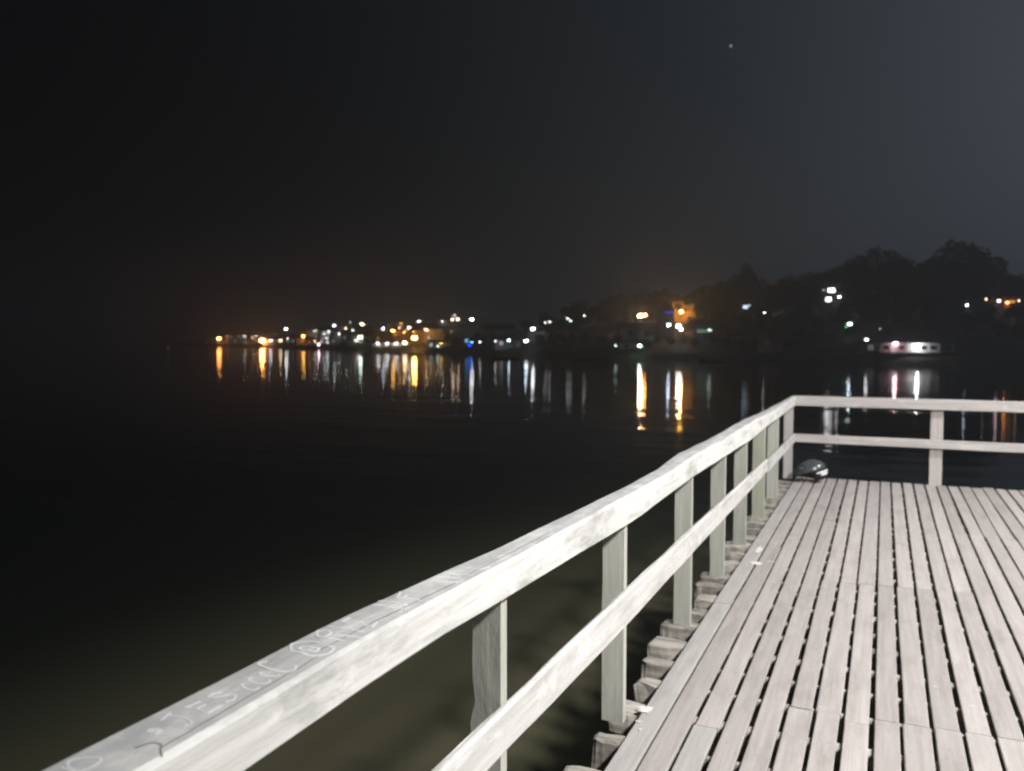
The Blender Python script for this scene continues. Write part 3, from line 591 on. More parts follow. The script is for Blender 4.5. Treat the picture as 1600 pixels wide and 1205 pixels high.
LAMPS = [
 (342, 529, 'L', 'orange', 'orange street lamp, leftmost light on the far shore'),
 (409.5, 532, 'XL', 'orange', 'very bright orange street lamp, second big one from the left, with the longest left-hand reflection'),
 (447, 514, 'M', 'white', 'lone white lamp above the shore between the bright orange lamp and the warm one'),
 (474, 525.5, 'M', 'amber', 'warm amber lamp whose reflection is a yellow streak'),
 (394.5, 528, 's', 'warm', 'tiny warm lamp just left of the bright orange one'),
 (382, 526, 's', 'white', 'tiny white lamp on the pale two-storey house roof'),
 (422.5, 532.5, 'S', 'cool', 'small whitish lamp just right of the bright orange one'),
 (438, 532.5, 'S', 'warm', 'small warm lamp, second to the right of the bright orange one'),
 (498, 538, 'S', 'pink', 'small pinkish lamp at the right end of the reddish bar front'),
 (522, 509, 'S', 'white', 'small white lamp high on the slope left of centre of the town'),
 (507, 522, 's', 'white', 'small white lamp, topmost of the three on the white house'),
 (511, 529, 's', 'white', 'small white lamp, middle of the three on the white house'),
 (511, 535.5, 's', 'white', 'small white lamp, lowest of the three on the white house'),
 (566, 507, 'M', 'warm', 'warm white lamp highest on the slope left of the yellow-lit house'),
 (547, 504, 'd', 'white', 'faint blurred light left of the highest warm lamp'),
 (551, 516.5, 's', 'white', 'small white lamp below left of the highest warm lamp'),
 (563, 527, 'M', 'mint', 'white lamp below the highest warm lamp, with a greenish white reflection'),
 (556, 532.5, 's', 'white', 'small low lamp just under the greenish white one'),
 (598.5, 513, 'S', 'cool', 'small white lamp immediately left of the yellow-lit house'),
 (624, 512, 's', 'warm', 'tiny warm lamp right of the yellow-lit house'),
 (639, 512, 'S', 'white', 'small white lamp above the brightest orange lamp'),
 (654.5, 502, 'S', 'white', 'small white lamp standing alone above and right of the brightest orange lamp'),
 (663.5, 515, 's', 'warm', 'dim warm lamp right of the brightest orange lamp, on the slope'),
 (647.5, 528, 'XL', 'amber', 'brightest orange-yellow street lamp in the middle of the town'),
 (632, 535.5, 'M', 'warm', 'white lamp low by the water just left of the brightest orange lamp'),
 (614, 517, 'M', 'amber', 'yellow floodlight on the stepped yellow house front'),
 (684, 541, 's', 'mint', 'small pale lamp on the waterfront kiosk'),
 (710, 493.5, 's', 'white', 'small top lamp of the cluster of three'),
 (707, 499.5, 'S', 'warm', 'left lamp of the cluster of three white ones'),
 (715.5, 499, 'S', 'warm', 'right lamp of the cluster of three white ones'),
 (737, 499, 'M', 'white', 'bright white lamp standing alone above the blue light'),
 (737, 535, 's', 'teal', 'turquoise light on the waterfront hut'),
 (733.5, 539.5, 'B', 'blue', 'deep blue light low on the waterfront, with a blue reflection'),
 (750, 534.5, 's', 'white', 'faint small lamp just right of the turquoise light'),
 (774, 533, 's', 'white', 'faint small lamp left of the boathouse lamp'),
 (795, 532, 'S', 'cool', 'white lamp on the small white boathouse'),
 (822, 533, 'M', 'cool', 'white lamp at the water, right of the boathouse, with a pale blue reflection'),
 (832.5, 514, 'M', 'white', 'white lamp on the slope over the waterside lamp, beside a lit wall'),
 (852, 504.5, 's', 'white', 'small white lamp below the low ridge trees'),
 (859, 503, 's', 'white', 'tiny lamp touching the right of the small ridge lamp'),
 (887, 498, 's', 'white', 'larger of the two touching white lamps on the long grey house'),
 (891.5, 501.5, 's', 'mint', 'smaller lower lamp of the touching pair on the long grey house'),
 (913, 493.5, 's', 'white', 'white lamp in front of the first big dark tree'),
 (1001, 493.5, 'XL', 'warm', 'large elongated orange-white lamp left of the orange-lit building'),
 (1007, 492.5, 'L', 'orange', 'orange lamp fused to the right of the elongated orange-white lamp'),
 (1045, 508, 'M', 'cool', 'bluish white lamp, left of the pair below the orange-lit building'),
 (1060, 509, 'L', 'white', 'dazzling white lamp right below the orange-lit building'),
 (1064, 515, 'M', 'white', 'white lamp hanging just under the dazzling one'),
 (999, 540.5, 'M', 'mint', 'round white lamp on the low strip-lit shed'),
 (962, 540, 's', 'mint', 'tiny pale lamp left of the strip-lit shed'),
 (1109, 515.5, 's', 'mint', 'pale lamp at the right end of the window strip'),
 (1194.6, 489, 's', 'white', 'pinpoint lamp on the dark hill right of the bluish window'),
 (1311.6, 464, 'S', 'white', 'small slanted white lamp right of the two bright windows'),
 (1328, 506.5, 'M', 'cool', 'round white lamp beside the green-lit stair ramp', 21),
 (1354, 531, 'S', 'white', 'small white lamp above the shed left of the boathouse'),
 (1511, 477, 'S', 'cool', 'small white lamp alone on the hill left of the orange cluster'),
 (1541, 467.5, 's', 'warm', 'tiny lamp at the upper left of the orange cluster'),
 (1561, 470.5, 'S', 'pink', 'white-pink lamp left of the orange-lit house at the right edge'),
 (1574, 473, 'S', 'orange', 'orange lamp on the house at the right edge'),
 (1592, 470, 's', 'warm', 'tiny lamp at the far right of the orange cluster'),
]
for l_ in LAMPS: lamp(*l_)
# lamp of the unfinished block, in front of its facade
def flood(px, py, d, a, col, L_, label, g=None):
    P = at_d(px, py, d); t = d - shore_d(px); g = ground_z(px, t)
    o = empty('flood_lamp', (P.x, P.y, g), 0, label, 'lamp', GL)
    bm = bmesh.new(); tube(bm, [(0, 0, -.4), (0, 0, P.z - g - a)], .05, 6); from_bm('pole', bm, M['darkmetal'], o)
    bm = bmesh.new(); bmesh.ops.create_icosphere(bm, subdivisions=1, radius=a, matrix=Matrix.Translation((0, 0, P.z - g))); from_bm('lamp_globe', bm, em(col, L_), o)
flood(1064, 487, 206.5, .2, 'amber', 2300, 'small amber floodlight in front of the orange-lit facade')
flood(1432, 513, 163, .06, 'warm', 260, 'hidden warm lamp lighting the pale shrubs above the boathouse')
flood(1376, 514, 163, .05, 'warm', 260, 'dim warm lamp among the shrubs beside the pale trunk')

# cable between the elongated lamp and the strip-lit block
bm = bmesh.new(); A = at_d(1008, 487, 196); B = at_d(1042, 488, 202)
tube(bm, [A.lerp(B, i / 8) - Vector((0, 0, .35 * math.sin(math.pi * i / 8))) for i in range(9)], .035, 5)
tag(from_bm('power_cable', bm, M['metal']), 'thin sagging cable from the elongated lamp to the blue-lit block', 'cable')

# green-lit stair ramp
def ramp_stair():
    d = 163.; k = d / FPX; P = at_d(1309, 527, d); face = math.atan2(CAM.y - P.y, CAM.x - P.x) + math.pi / 2
    o = empty('stair_ramp', P, face, 'steep green-lit stair ramp beside a round white lamp', 'stairs')
    for sgn, nm in ((-.35, 'stringer'), (.35, 'stringer')):
        bm = bmesh.new(); loft(bm, [[(x_, y_ + .0, z_) for (y_, z_) in ((0, -.1), (2.2, 2.5), (2.2, 2.8), (0, .25))] for x_ in (sgn - .05, sgn + .05)])
        from_bm(nm, bm, M['w_green'], o)
    for i in range(8):
        box('step', -.295, .295, .15 + i * .27, .42 + i * .27, .12 + i * .32, .17 + i * .32, M['w_green'], o)
    o.rotation_euler.z += math.radians(-50)
    # small green fill lamp, added beside the ramp to brighten it
    bm = bmesh.new(); add_box(bm, 1.2, 1.26, .9, .96, 1.9, 2.1); from_bm('ramp_fill_lamp', bm, em('green', 9), o)
ramp_stair()

# hedge faintly lit above the boathouse
def shrub(px, py, t, w, label):
    p, d = spot(px, t); o = empty('shrub', p, random.uniform(0, 6), label, 'shrub', 'shrubs above the boathouse')
    rnd = random.Random(int(px)); bm = bmesh.new()
    for k in range(260):
        v = Vector((rnd.gauss(0, w * .4), rnd.gauss(0, w * .4), abs(rnd.gauss(0, .7)))); s = rnd.uniform(.06, .16)
        t1 = Vector((rnd.gauss(0, 1), rnd.gauss(0, 1), rnd.gauss(0, 1))).normalized(); t2 = t1.orthogonal().normalized()
        bm.faces.new([bm.verts.new(v + t1 * s), bm.verts.new(v + t2 * s), bm.verts.new(v - t1 * s), bm.verts.new(v - t2 * s)])
    from_bm('foliage', bm, M['foliage2'], o)
    bm = bmesh.new(); tube(bm, [(0, 0, -.3), (0, .05, .6)], [.06, .03], 6); from_bm('stem', bm, M['bark'], o)
for i, (px, t) in enumerate([(1352, 24), (1362, 26), (1374, 25), (1386, 26), (1402, 24), (1414, 26), (1424, 27), (1438, 27), (1450, 25), (1462, 26), (1474, 27), (1486, 26)]):
    shrub(px, 0, t, 1.3, 'faintly lit pale shrub on the bank above the boathouse' if i != 6 else 'brightest pale shrub right above the boathouse, next to a warm lamp')

# breakwater, marker post and moored boats on the water
def breakwater():
    o = empty('breakwater', at_d(640, 552, 236), 0, 'low dark rock breakwater lying in front of the brightly lit town waterfront', 'breakwater')
    inv = Matrix.Translation(-o.location); rnd = random.Random(5)
    for i in range(64):
        px = 572 + i * 2.3; d = 240 - (px - 572) * .14; p = at_d(px, 531, d); p.z = WATER + rnd.uniform(-.15, .1)
        bm = bmesh.new(); bmesh.ops.create_icosphere(bm, subdivisions=1, radius=rnd.uniform(.28, .5) * (.6 + .4 * math.sin(math.pi * i / 63)))
        for v in bm.verts: v.co = Vector((v.co.x * 1.4, v.co.y * 1.2, v.co.z * .75)) * rnd.uniform(.85, 1.15)
        from_bm('rock', bm, M['rock'], o, loc=inv @ p, rot=(0, 0, rnd.uniform(0, 6)))
breakwater()
def boat(px, d, L_, m, label, rz, cabin=False):
    p = at_d(px, 531, d); p.z = WATER
    o = empty('boat', p, rz, label, 'boat')
    bm = bmesh.new(); rings = []
    for i in range(9):
        u = i / 8; x_ = (u - .5) * L_; w = .5 * L_ * .26 * (math.sin(math.pi * min(1, .25 + u * .75)) ** .6 if u < .99 else .05); sh = .45 + .35 * (2 * u - 1) ** 2
        rings.append([(x_, -w, sh), (x_, -w * .7, -.1), (x_, 0, -.22), (x_, w * .7, -.1), (x_, w, sh), (x_, w * .85, sh), (x_, w * .6, .05), (x_, -w * .6, .05), (x_, -w * .85, sh)])
    loft(bm, rings); from_bm('hull', bm, m, o, smooth=True)
    for u in (-.2, .12): box('bench', u * L_, u * L_ + .22, -L_ * .085, L_ * .085, .28, .33, M['frame'], o)
    if cabin: box('cabin', -.1 * L_, .18 * L_, -.45, .45, .3, 1.3, M['boat_w'], o)
boat(792, 170, 5.5, M['boat'], 'faint reddish wooden boat moored below the white boathouse lamp', math.radians(30))
boat(1115, 150, 5.0, M['boat'], 'barely visible dark boat close to the shore right of the white reflection', math.radians(15))
def marker():
    p = at_d(262, 531, 250); p.z = WATER
    o = empty('channel_marker', p, 0, 'small pale marker post standing alone in the black water at far left', 'marker')
    bm = bmesh.new(); tube(bm, [(0, 0, -1), (0, 0, 1.4)], .07, 8); from_bm('post', bm, M['boat_w'], o)
    bm = bmesh.new(); tube(bm, [(0, 0, -.2), (0, 0, .25)], .55, 12); from_bm('float', bm, M['rock'], o)
    bm = bmesh.new(); tube(bm, [(0, 0, 1.4), (0, 0, 2.1)], .22, 10); from_bm('lantern', bm, em('white', .09), o)
marker()

# ------------------------------------------------------------------ pier
def Xr(y): return -1.005 + .0095 * y       # inner face line of the long railing
Y_END = 10.64
deck = empty('pier_deck', (0, 0, 0), 0, 'pale wooden pier deck of long narrow boards with dark gaps', 'pier')
rnd = random.Random(21)
def plank(xa0, xa1, w0, y0, y1, m, dz, k):
    """one board: centre line x runs xa0..xa1, top at dz"""
    n = 6; rings = []
    for i in range(n + 1):
        u = i / n; y = y0 + (y1 - y0) * u
        xc = xa0 + (xa1 - xa0) * u; a = .0035 * nz(y * 1.3, k * 3.1); b = .0035 * nz(y * 1.3, k * 3.1 + 9)
        hw = w0 / 2; zz = dz + .002 * nz(y * .8, k * 1.7)
        rings.append([(xc - hw + a, y, zz - .016), (xc - hw + a, y, zz - .003), (xc - hw + a + .004, y, zz), (xc + hw + b - .004, y, zz), (xc + hw + b, y, zz - .003), (xc + hw + b, y, zz - .016)])
    cx, cyy = (xa0 + xa1) / 2, (y0 + y1) / 2
    rings = [[(p[0] - cx, p[1] - cyy, p[2]) for p in r] for r in rings]
    bm = bmesh.new(); loft(bm, rings)
    o = from_bm('plank', bm, m, deck, loc=(cx, cyy, 0)); return o
PITCHX = .1215
JOINTS = {2: [3.55], 3: [5.78], 5: [3.91, 6.6]}
for c in range(0, 46):
    x_at = lambda y: Xr(y) * (1 - c / 46) + (-1.005) * (c / 46) + (.02 if c == 0 else .02) + PITCHX * (c + .5)
    if c == 0: js = [.9, 5.3]
    elif c == 1: js = [3.45 - 3.1, 6.9]
    elif c == 2: js = [3.55, 7.4]
    elif c == 3: js = [.6, 5.78]
    elif c == 4: js = [2.0, 8.2]
    elif 5 <= c <= 12: js = [3.91 + .008 * (c - 5) if c not in (7,) else 3.86, 6.10 + .012 * (c - 5)] if c < 12 else [3.97, 6.19]
    elif 13 <= c <= 15: js = [1.9, 4.9 if c == 14 else 4.0, 8.05]
    else: js = [1.2 + .9 * rnd.random(), 4.2 + .8 * rnd.random() if c % 5 else 3.9, 7.9 + .2 * rnd.random()]
    js = [-3.0] + js + [None]
    yend = Y_END + .04 + .035 * nz(c * .9, 5) + (.03 if c % 7 == 3 else 0) + .02 * max(0, (x_at(10))) 
    for i in range(len(js) - 1):
        y0 = js[i] + .0025; y1 = (js[i + 1] - .0035) if js[i + 1] else yend
        gap = rnd.choice([.010, .017, .020, .022, .024, .027]) if c else .015
        m = M['plank_grey'] if (c, i) in ((2, 1), (0, 2), (0, 1)) else M['plank']
        if (c, i) == (2, 1): m = M['plank']
        if (c, i) == (2, 0): m = M['plank_grey']
        sh = rnd.uniform(-.004, .004)
        plank(x_at(y0) + sh, x_at(y1) - sh * .6, PITCHX - gap, y0, y1, m, rnd.uniform(-.002, .002), c * 7 + i)
# joists with hacked, uneven ends sticking out past the edge board
y = -2.6; k = 0
POSTS = [2.19, 3.47, 4.85, 5.97, 6.98, 8.13, 9.2]
while y < 10.6:
    near = min(POSTS, key=lambda q: abs(q - y)); yy = near + .03 if abs(near - y) < .12 else y
    w = rnd.uniform(.035, .062) if k % 3 else rnd.uniform(.06, .08); xe = Xr(yy) - rnd.uniform(.10, .19)
    if abs(near - y) < .12: xe = Xr(yy) - .2; w = .07
    hgt = rnd.uniform(.11, .16)
    rings = []; xs = [xe, xe + .015, xe + .05, xe + .11, xe + .26, 4.7]
    zt = -.0185 - rnd.uniform(0, .003)
    for i, x_ in enumerate(xs):
        q = [.86, .97, 1.0, 1, 1, 1][i]; qy = [.86, .97, 1.0, 1, .42, .42][i]; ring = []
        for j in range(8):
            a = math.pi / 4 * j + math.pi / 8; cxx, szz = math.cos(a), math.sin(a)
            sx = (abs(cxx) ** .2) * (1 if cxx > 0 else -1); sz = (abs(szz) ** .2) * (1 if szz > 0 else -1)
            jit = .022 * nz(x_ * 30, j * 2.3, k) if i < 4 else 0
            ring.append((x_ + (.02 * nz(j * 1.9, k * 2.2) if i < 2 else 0), yy + w * qy * sx + jit, zt - hgt / 2 + hgt / 2 * q * sz + jit * .4 * (1 if sz < 0 else .2)))
        rings.append(ring)
    bm = bmesh.new(); loft(bm, rings); from_bm('joist', bm, M['joist'], deck)
    y += rnd.uniform(.27, .33); k += 1
for x_ in (-.62, 1.4, 3.6):
    box('beam', x_, x_ + .16, -2.8, 10.45, -.42, -.19, M['pile'], deck)
for x_ in (-.54, 1.48, 3.68):
    for y_ in (-2.2, 2.0, 6.2, 10.2):
        bm = bmesh.new(); tube(bm, [(x_, y_, -4.2), (x_ + .02, y_, -2.3), (x_, y_, -.43)], [.12, .115, .10], 10); from_bm('pile', bm, M['pile'], deck, smooth=True)
# drops of white paint on the boards
def splash(x_, y_, r, seed, sx=1, sy=1, z=.0035):
    bm = bmesh.new(); c0 = bm.verts.new((0, 0, .0015)); ring = []
    for i in range(22):
        a = 2 * math.pi * i / 22; q = r * (1 + .75 * nz(math.cos(a) * 2.1, math.sin(a) * 2.1, seed))
        ring.append(bm.verts.new((q * math.cos(a) * sx, q * math.sin(a) * sy, 0)))
    for i in range(22): bm.faces.new((c0, ring[i], ring[(i + 1) % 22]))
    from_bm('paint_splash', bm, M['paint'], deck, loc=(x_, y_, z))
splash(-.935, 3.60, .026, 1, 1.2, 1.3); splash(-.93, 3.47, .007, 2, 2.2, 1); splash(-.905, 3.40, .006, 8, 1.2, 1)
splash(-.835, 6.78, .03, 3, .8, 3.6); splash(-.80, 6.36, .034, 4, 1.3, 1.5); splash(-.70, 6.45, .016, 9, 2.0, .6)
for (x_, y_, r_, s_) in ((.30, 4.42, .004, 3), (-.2, 3.95, .004, 5), (.44, 4.25, .006, 6)): splash(x_, y_, r_, s_, 2.6, 1)

# ---- long railing (left)
rail1 = empty('wooden_railing', (-1.0, 3.4, 0), 0, 'long weathered white railing from the lower left corner to the far corner', 'railing', 'pier railings')
O1 = Vector((-1.0, 3.4, 0))
TB = [(-2, .944), (1.08, .944), (1.42, .950), (1.8, .948), (2.19, .934), (3.47, .893), (4.85, .900), (5.97, .882), (6.98, .866), (8.13, .884), (9.2, .885), (10.7, .887)]
TT = [(-2, 1.05), (.87, 1.052), (1.5, 1.062), (2.24, 1.042), (3.2, 1.026), (4.3, 1.012), (4.8, 1.024), (6.0, 1.010), (6.9, 1.012), (8.2, 1.002), (9.6, 1.000), (10.7, 1.006)]
TW = [(-2, .15), (.8, .148), (1.6, .135), (2.5, .112), (3.2, .096), (4.2, .098), (4.9, .122), (5.6, .112), (7.1, .112), (8.2, .098), (9.3, .082), (10.7, .062)]
def top_z(y, v, y0=-1.6, y1=4.845, step=.12, rough=.004, seed=1):
    n = max(3, int((y1 - y0) / step)); u = (y - y0) / (y1 - y0) * n; i = max(0, min(n - 1, int(u))); f = u - i
    def prof(yy):
        J = lambda k: rough * nz(yy * 2.3, k * 5.7 + seed); zt = lerp_t(TT, yy); w = lerp_t(TW, yy)
        return [(.008, zt + J(5)), (w * .5, zt + .002 + J(6)), (w - .013 - J(7) * 1.6, zt - .001 + J(5))]
    out = []
    for yy in (y0 + (y1 - y0) * i / n, y0 + (y1 - y0) * (i + 1) / n):
        out.append(lerp_t(prof(yy), lerp_t(TW, yy) * v))
    return out[0] * (1 - f) + out[1] * f
def beam(name, y0, y1, m, parent, org, tb, tt, tw, xf, step=.12, rough=.004, seed=0, xoff=0, bev=.010):
    n = max(3, int((y1 - y0) / step)); rings = []
    for i in range(n + 1):
        y = y0 + (y1 - y0) * i / n; xi = xf(y) + xoff; zb = lerp_t(tb, y); zt = lerp_t(tt, y); w = lerp_t(tw, y)
        J = lambda k: rough * nz(y * 2.3, k * 5.7 + seed)
        P = [(xi + J(1), zb + bev * .5 + J(2)), (xi + J(3), zt - bev + J(4)), (xi - bev * .8 + J(3), zt + J(5)), (xi - w * .5, zt + .002 + J(6)), (xi - w + bev * 1.3 + J(7) * 1.6, zt - .001 + J(5)), (xi - w + J(7) * 1.6, zt - bev + J(8)), (xi - w + J(9), zb + bev * .5 + J(2)), (xi - w + bev * .5, zb), (xi - bev * .5, zb + J(2) * .3)]
        rings.append([(p[0] - org.x, y - org.y, p[1] - org.z) for p in P])
    bm = bmesh.new(); loft(bm, rings); return from_bm(name, bm, m, parent)
beam('top_rail', -1.6, 4.845, M['rail'], rail1, O1, TB, TT, TW, Xr, seed=1)
beam('top_rail', 4.849, 10.70, M['rail'], rail1, O1, TB, TT, TW, Xr, seed=7, rough=.006)
MT = [(-2, .612), (2.19, .600), (3.47, .597), (10.7, .536)]; MB_ = [(-2, .48), (2.19, .470), (3.47, .452), (6, .445), (10.7, .435)]
MW = [(-2, .03), (11, .03)]
beam('middle_rail', -1.6, 8.10, M['rail_mid'], rail1, O1, MB_, MT, MW, Xr, seed=3, bev=.006, rough=.005)
MT2 = [(8, .548), (10.7, .536)]; MB2 = [(8, .428), (8.6, .44), (10.7, .435)]
beam('middle_rail', 8.13, 10.63, M['rail_mid'], rail1, O1, MB2, MT2, MW, Xr, seed=5, bev=.006, rough=.005, xoff=.006)
def post(y0, xe, wx, ty, z0, z1, m, parent, org, notch=False, lean=0):
    """a sawn plank post: south face wx wide, ty thick"""
    bm = bmesh.new(); rings = []; n = 14
    for i in range(n + 1):
        z = z0 + (z1 - z0) * i / n; west = xe - wx + .004 * nz(z * 6, y0 * 3)
        if notch: west += .016 * math.exp(-((z - .60) / .035) ** 2) + (.005 if z > .60 else 0)
        l = lean * (z - z0)
        rings.append([(xe + l - org.x, y0 - org.y, z), (xe + l - org.x, y0 + ty - org.y, z), (west + l - org.x, y0 + ty - org.y, z), (west + l - org.x, y0 - org.y, z)])
    loft(bm, rings); return from_bm('post', bm, m, parent)
for i, py_ in enumerate(POSTS):
    m = M['post_olive'] if i == 5 else M['post']
    post(py_, Xr(py_) - .031, .10 if i < 5 else .115, .045, -.022, lerp_t(TB, py_) + .002, m, rail1, O1, notch=(i == 0))
for py_ in (.9, -.4): post(py_, Xr(py_) - .031, .10, .045, -.03, .945, M['post'], rail1, O1)
post(10.655, -.93, .105, .05, -.03, .888, M['post_pink'], rail1, O1)
# the cracked place and hand-painted marks on the top rail
def ribbon(name, pts, w, m, parent, org, z=.0009, close=False):
    """flat stroke lying on the rail top; pts are (y along rail, v across 0 inner .. 1 outer)"""
    P = []
    for (yy, v) in pts:
        wd = lerp_t(TW, yy); P.append(Vector((Xr(yy) - wd * v - org.x, yy - org.y, (top_z(yy, v) if yy < 4.845 else top_z(yy, v, 4.849, 10.70, .12, .006, 7)) + z)))
    bm = bmesh.new(); A = []; B = []
    for i, p in enumerate(P):
        t = (P[min(i + 1, len(P) - 1)] - P[max(i - 1, 0)]); t.z = 0
        if t.length < 1e-6: t = Vector((0, 1, 0))
        t.normalize(); s = Vector((-t.y, t.x, 0)) * w / 2 * (1 + .35 * nz(i * 1.7, p.y * 9))
        A.append((bm.verts.new(p + s), bm.verts.new(p + s - Vector((0, 0, .0025))))); B.append((bm.verts.new(p - s), bm.verts.new(p - s - Vector((0, 0, .0025)))))
    for i in range(len(P) - 1):
        bm.faces.new((A[i][0], A[i + 1][0], B[i + 1][0], B[i][0])); bm.faces.new((A[i][0], A[i][1], A[i + 1][1], A[i + 1][0])); bm.faces.new((B[i][0], B[i + 1][0], B[i + 1][1], B[i][1]))
    return from_bm(name, bm, m, parent)
def arc(cy0, cv, ry, rv, a0, a1, n=12): return [(cy0 + ry * math.cos(math.radians(a0 + (a1 - a0) * i / n)), cv + rv * math.sin(math.radians(a0 + (a1 - a0) * i / n))) for i in range(n + 1)]
ST = []
y = .84; ST += [arc(y, .62, .018, .16, 0, 360), [(y - .05, .45), (y - .045, .75), (y - .025, .48), (y - .02, .78)], arc(y - .075, .6, .014, .14, 40, 320)]
y = .955; ST += [arc(y, .55, .008, .07, 0, 360, 8), arc(y, .55, .004, .035, 0, 360, 8)]
y = .99
glyphs = {
 'J': [[(.0, .9), (.03, .9)], [(.02, .9), (.02, .35), (.01, .25), (0, .3)]],
 'E': [[(.03, .85), (0, .85), (0, .3), (.032, .3)], [(0, .58), (.024, .58)]],
 'S': [[(.03, .8), (.015, .9), (0, .78), (.004, .62), (.026, .52), (.03, .38), (.015, .26), (0, .34)]],
 'C': [arc(.018, .58, .018, .3, 50, 310)],
 '(': [arc(.03, .55, .03, .42, 110, 250)],
 'R': [[(0, .25), (0, .88), (.024, .86), (.03, .72), (.02, .58), (0, .56)], [(.012, .56), (.034, .25)]],
 'I': [[(0, .25), (0, .88)]],
 'L': [[(0, .9), (0, .28), (.03, .28)]],
 'N': [[(0, .25), (0, .88), (.03, .28), (.03, .9)]],
 'F': [[(0, .22), (0, .88), (.032, .88)], [(0, .58), (.022, .58)]],
 'A': [[(0, .25), (.016, .9), (.032, .25)], [(.006, .5), (.026, .5)]],
 'M': [[(0, .25), (.002, .88), (.018, .45), (.034, .88), (.036, .25)]],
 '@': [arc(.03, .55, .032, .36, 20, 350, 16), arc(.03, .55, .014, .16, 0, 360, 10)],
 'c': [arc(.01, .45, .01, .16, 50, 310, 8)]}
for ch, adv in (('J', .05), ('E', .045), ('S', .055), ('c', .028), ('c', .028), ('c', .028), ('C', .05), ('(', .025), ('@', .085), ('R', .055), ('I', .03), ('E', .055), ('L', .06), ('N', .065), ('F', .06), ('A', .055), ('R', .05), ('M', .065), ('I', .03), ('L', .05), ('A', .06)):
    for s_ in glyphs[ch]: ST.append([(y + p[0] * (1.0 + (y - 1) * .35), (.28 + (p[1] - .25) * .62) if y < 1.12 else (.18 + (p[1] - .25) * 1.0)) for p in s_])
    y += adv * (1.0 + (y - 1) * .35)
def dense(pts):
    out = [pts[0]]
    for a_, b_ in zip(pts, pts[1:]):
        n_ = max(1, int(max(abs(b_[1] - a_[1]) / .08, abs(b_[0] - a_[0]) / .02)))
        out += [(a_[0] + (b_[0] - a_[0]) * i / n_, a_[1] + (b_[1] - a_[1]) * i / n_) for i in range(1, n_ + 1)]
    return out
ST = [dense(s_) for s_ in ST]
ST = [[(p[0] + (.016 if p[0] > 1.3 else .008) * nz(p[0] * 28, p[1] * 3), p[1] + (.22 if p[0] > 1.3 else .10) * nz(p[0] * 22, p[1] * 3, 5)) for p in s_] for s_ in ST if not (s_[0][0] > 1.3 and nz(s_[0][0] * 17, 2.2) > .12)]
for s_ in ST: ribbon('painted_stroke', s_, .0034 if s_[0][0] < 1.25 else .0055, M['chalk'], rail1, O1)
ribbon('crack', [(.905, .02), (.915, .12), (.930, .22), (.93, .32), (.92, .38), (.905, .42)], .0022, M['crack'], rail1, O1)
for (a, b, c, d_) in ((.92, .16, 1.32, .2), (1.35, .30, 1.9, .22), (2.0, .3, 2.6, .34), (4.95, .4, 5.4, .34)):
    ribbon('crack', [(a + (c - a) * i / 14, b + (d_ - b) * i / 14 + .03 * nz(i * .8, a)) for i in range(15)], .0013, M['crack'], rail1, O1)

# ---- end railing (across the far end)
O2 = Vector((1.9, Y_END, 0))
rail2 = empty('wooden_railing', O2, 0, 'pinkish grey railing across the far end of the pier behind the black helmet', 'railing', 'pier railings')
def xbeam(name, x0, x1, zb, zt, ty, m, seed, y0=Y_END):
    n = int((x1 - x0) / .15); rings = []; bev = .006
    for i in range(n + 1):
        x_ = x0 + (x1 - x0) * i / n; J = lambda k: .004 * nz(x_ * 1.8, k * 4.1 + seed)
        P = [(y0 + J(1), zb + bev), (y0 + J(1), zt - bev + J(2)), (y0 + bev, zt + J(2)), (y0 + ty, zt + J(3)), (y0 + ty, zb), (y0 + bev, zb + J(4))]
        rings.append([(x_ - O2.x, p[0] - O2.y, p[1]) for p in P])
    bm = bmesh.new(); loft(bm, rings); return from_bm(name, bm, m, rail2)
xbeam('top_rail', -.921, 4.6, .888, 1.010, .06, M['rail_x'], 2)
xbeam('middle_rail', -.921, 4.6, .435, .536, .035, M['rail_x'], 6)
for x_ in (.598, 2.2, 3.8):
    bm = bmesh.new(); n = 8; rings = []
    for i in range(n + 1):
        z = -.25 + (.887 + .25) * i / n; a = .003 * nz(z * 4, x_); rings.append([(x_ + a - O2.x, .061, z), (x_ + .132 + a - O2.x, .061, z), (x_ + .132 + a - O2.x, .105, z), (x_ + a - O2.x, .105, z)])
    loft(bm, rings); from_bm('post', bm, M['post_pink'], rail2)

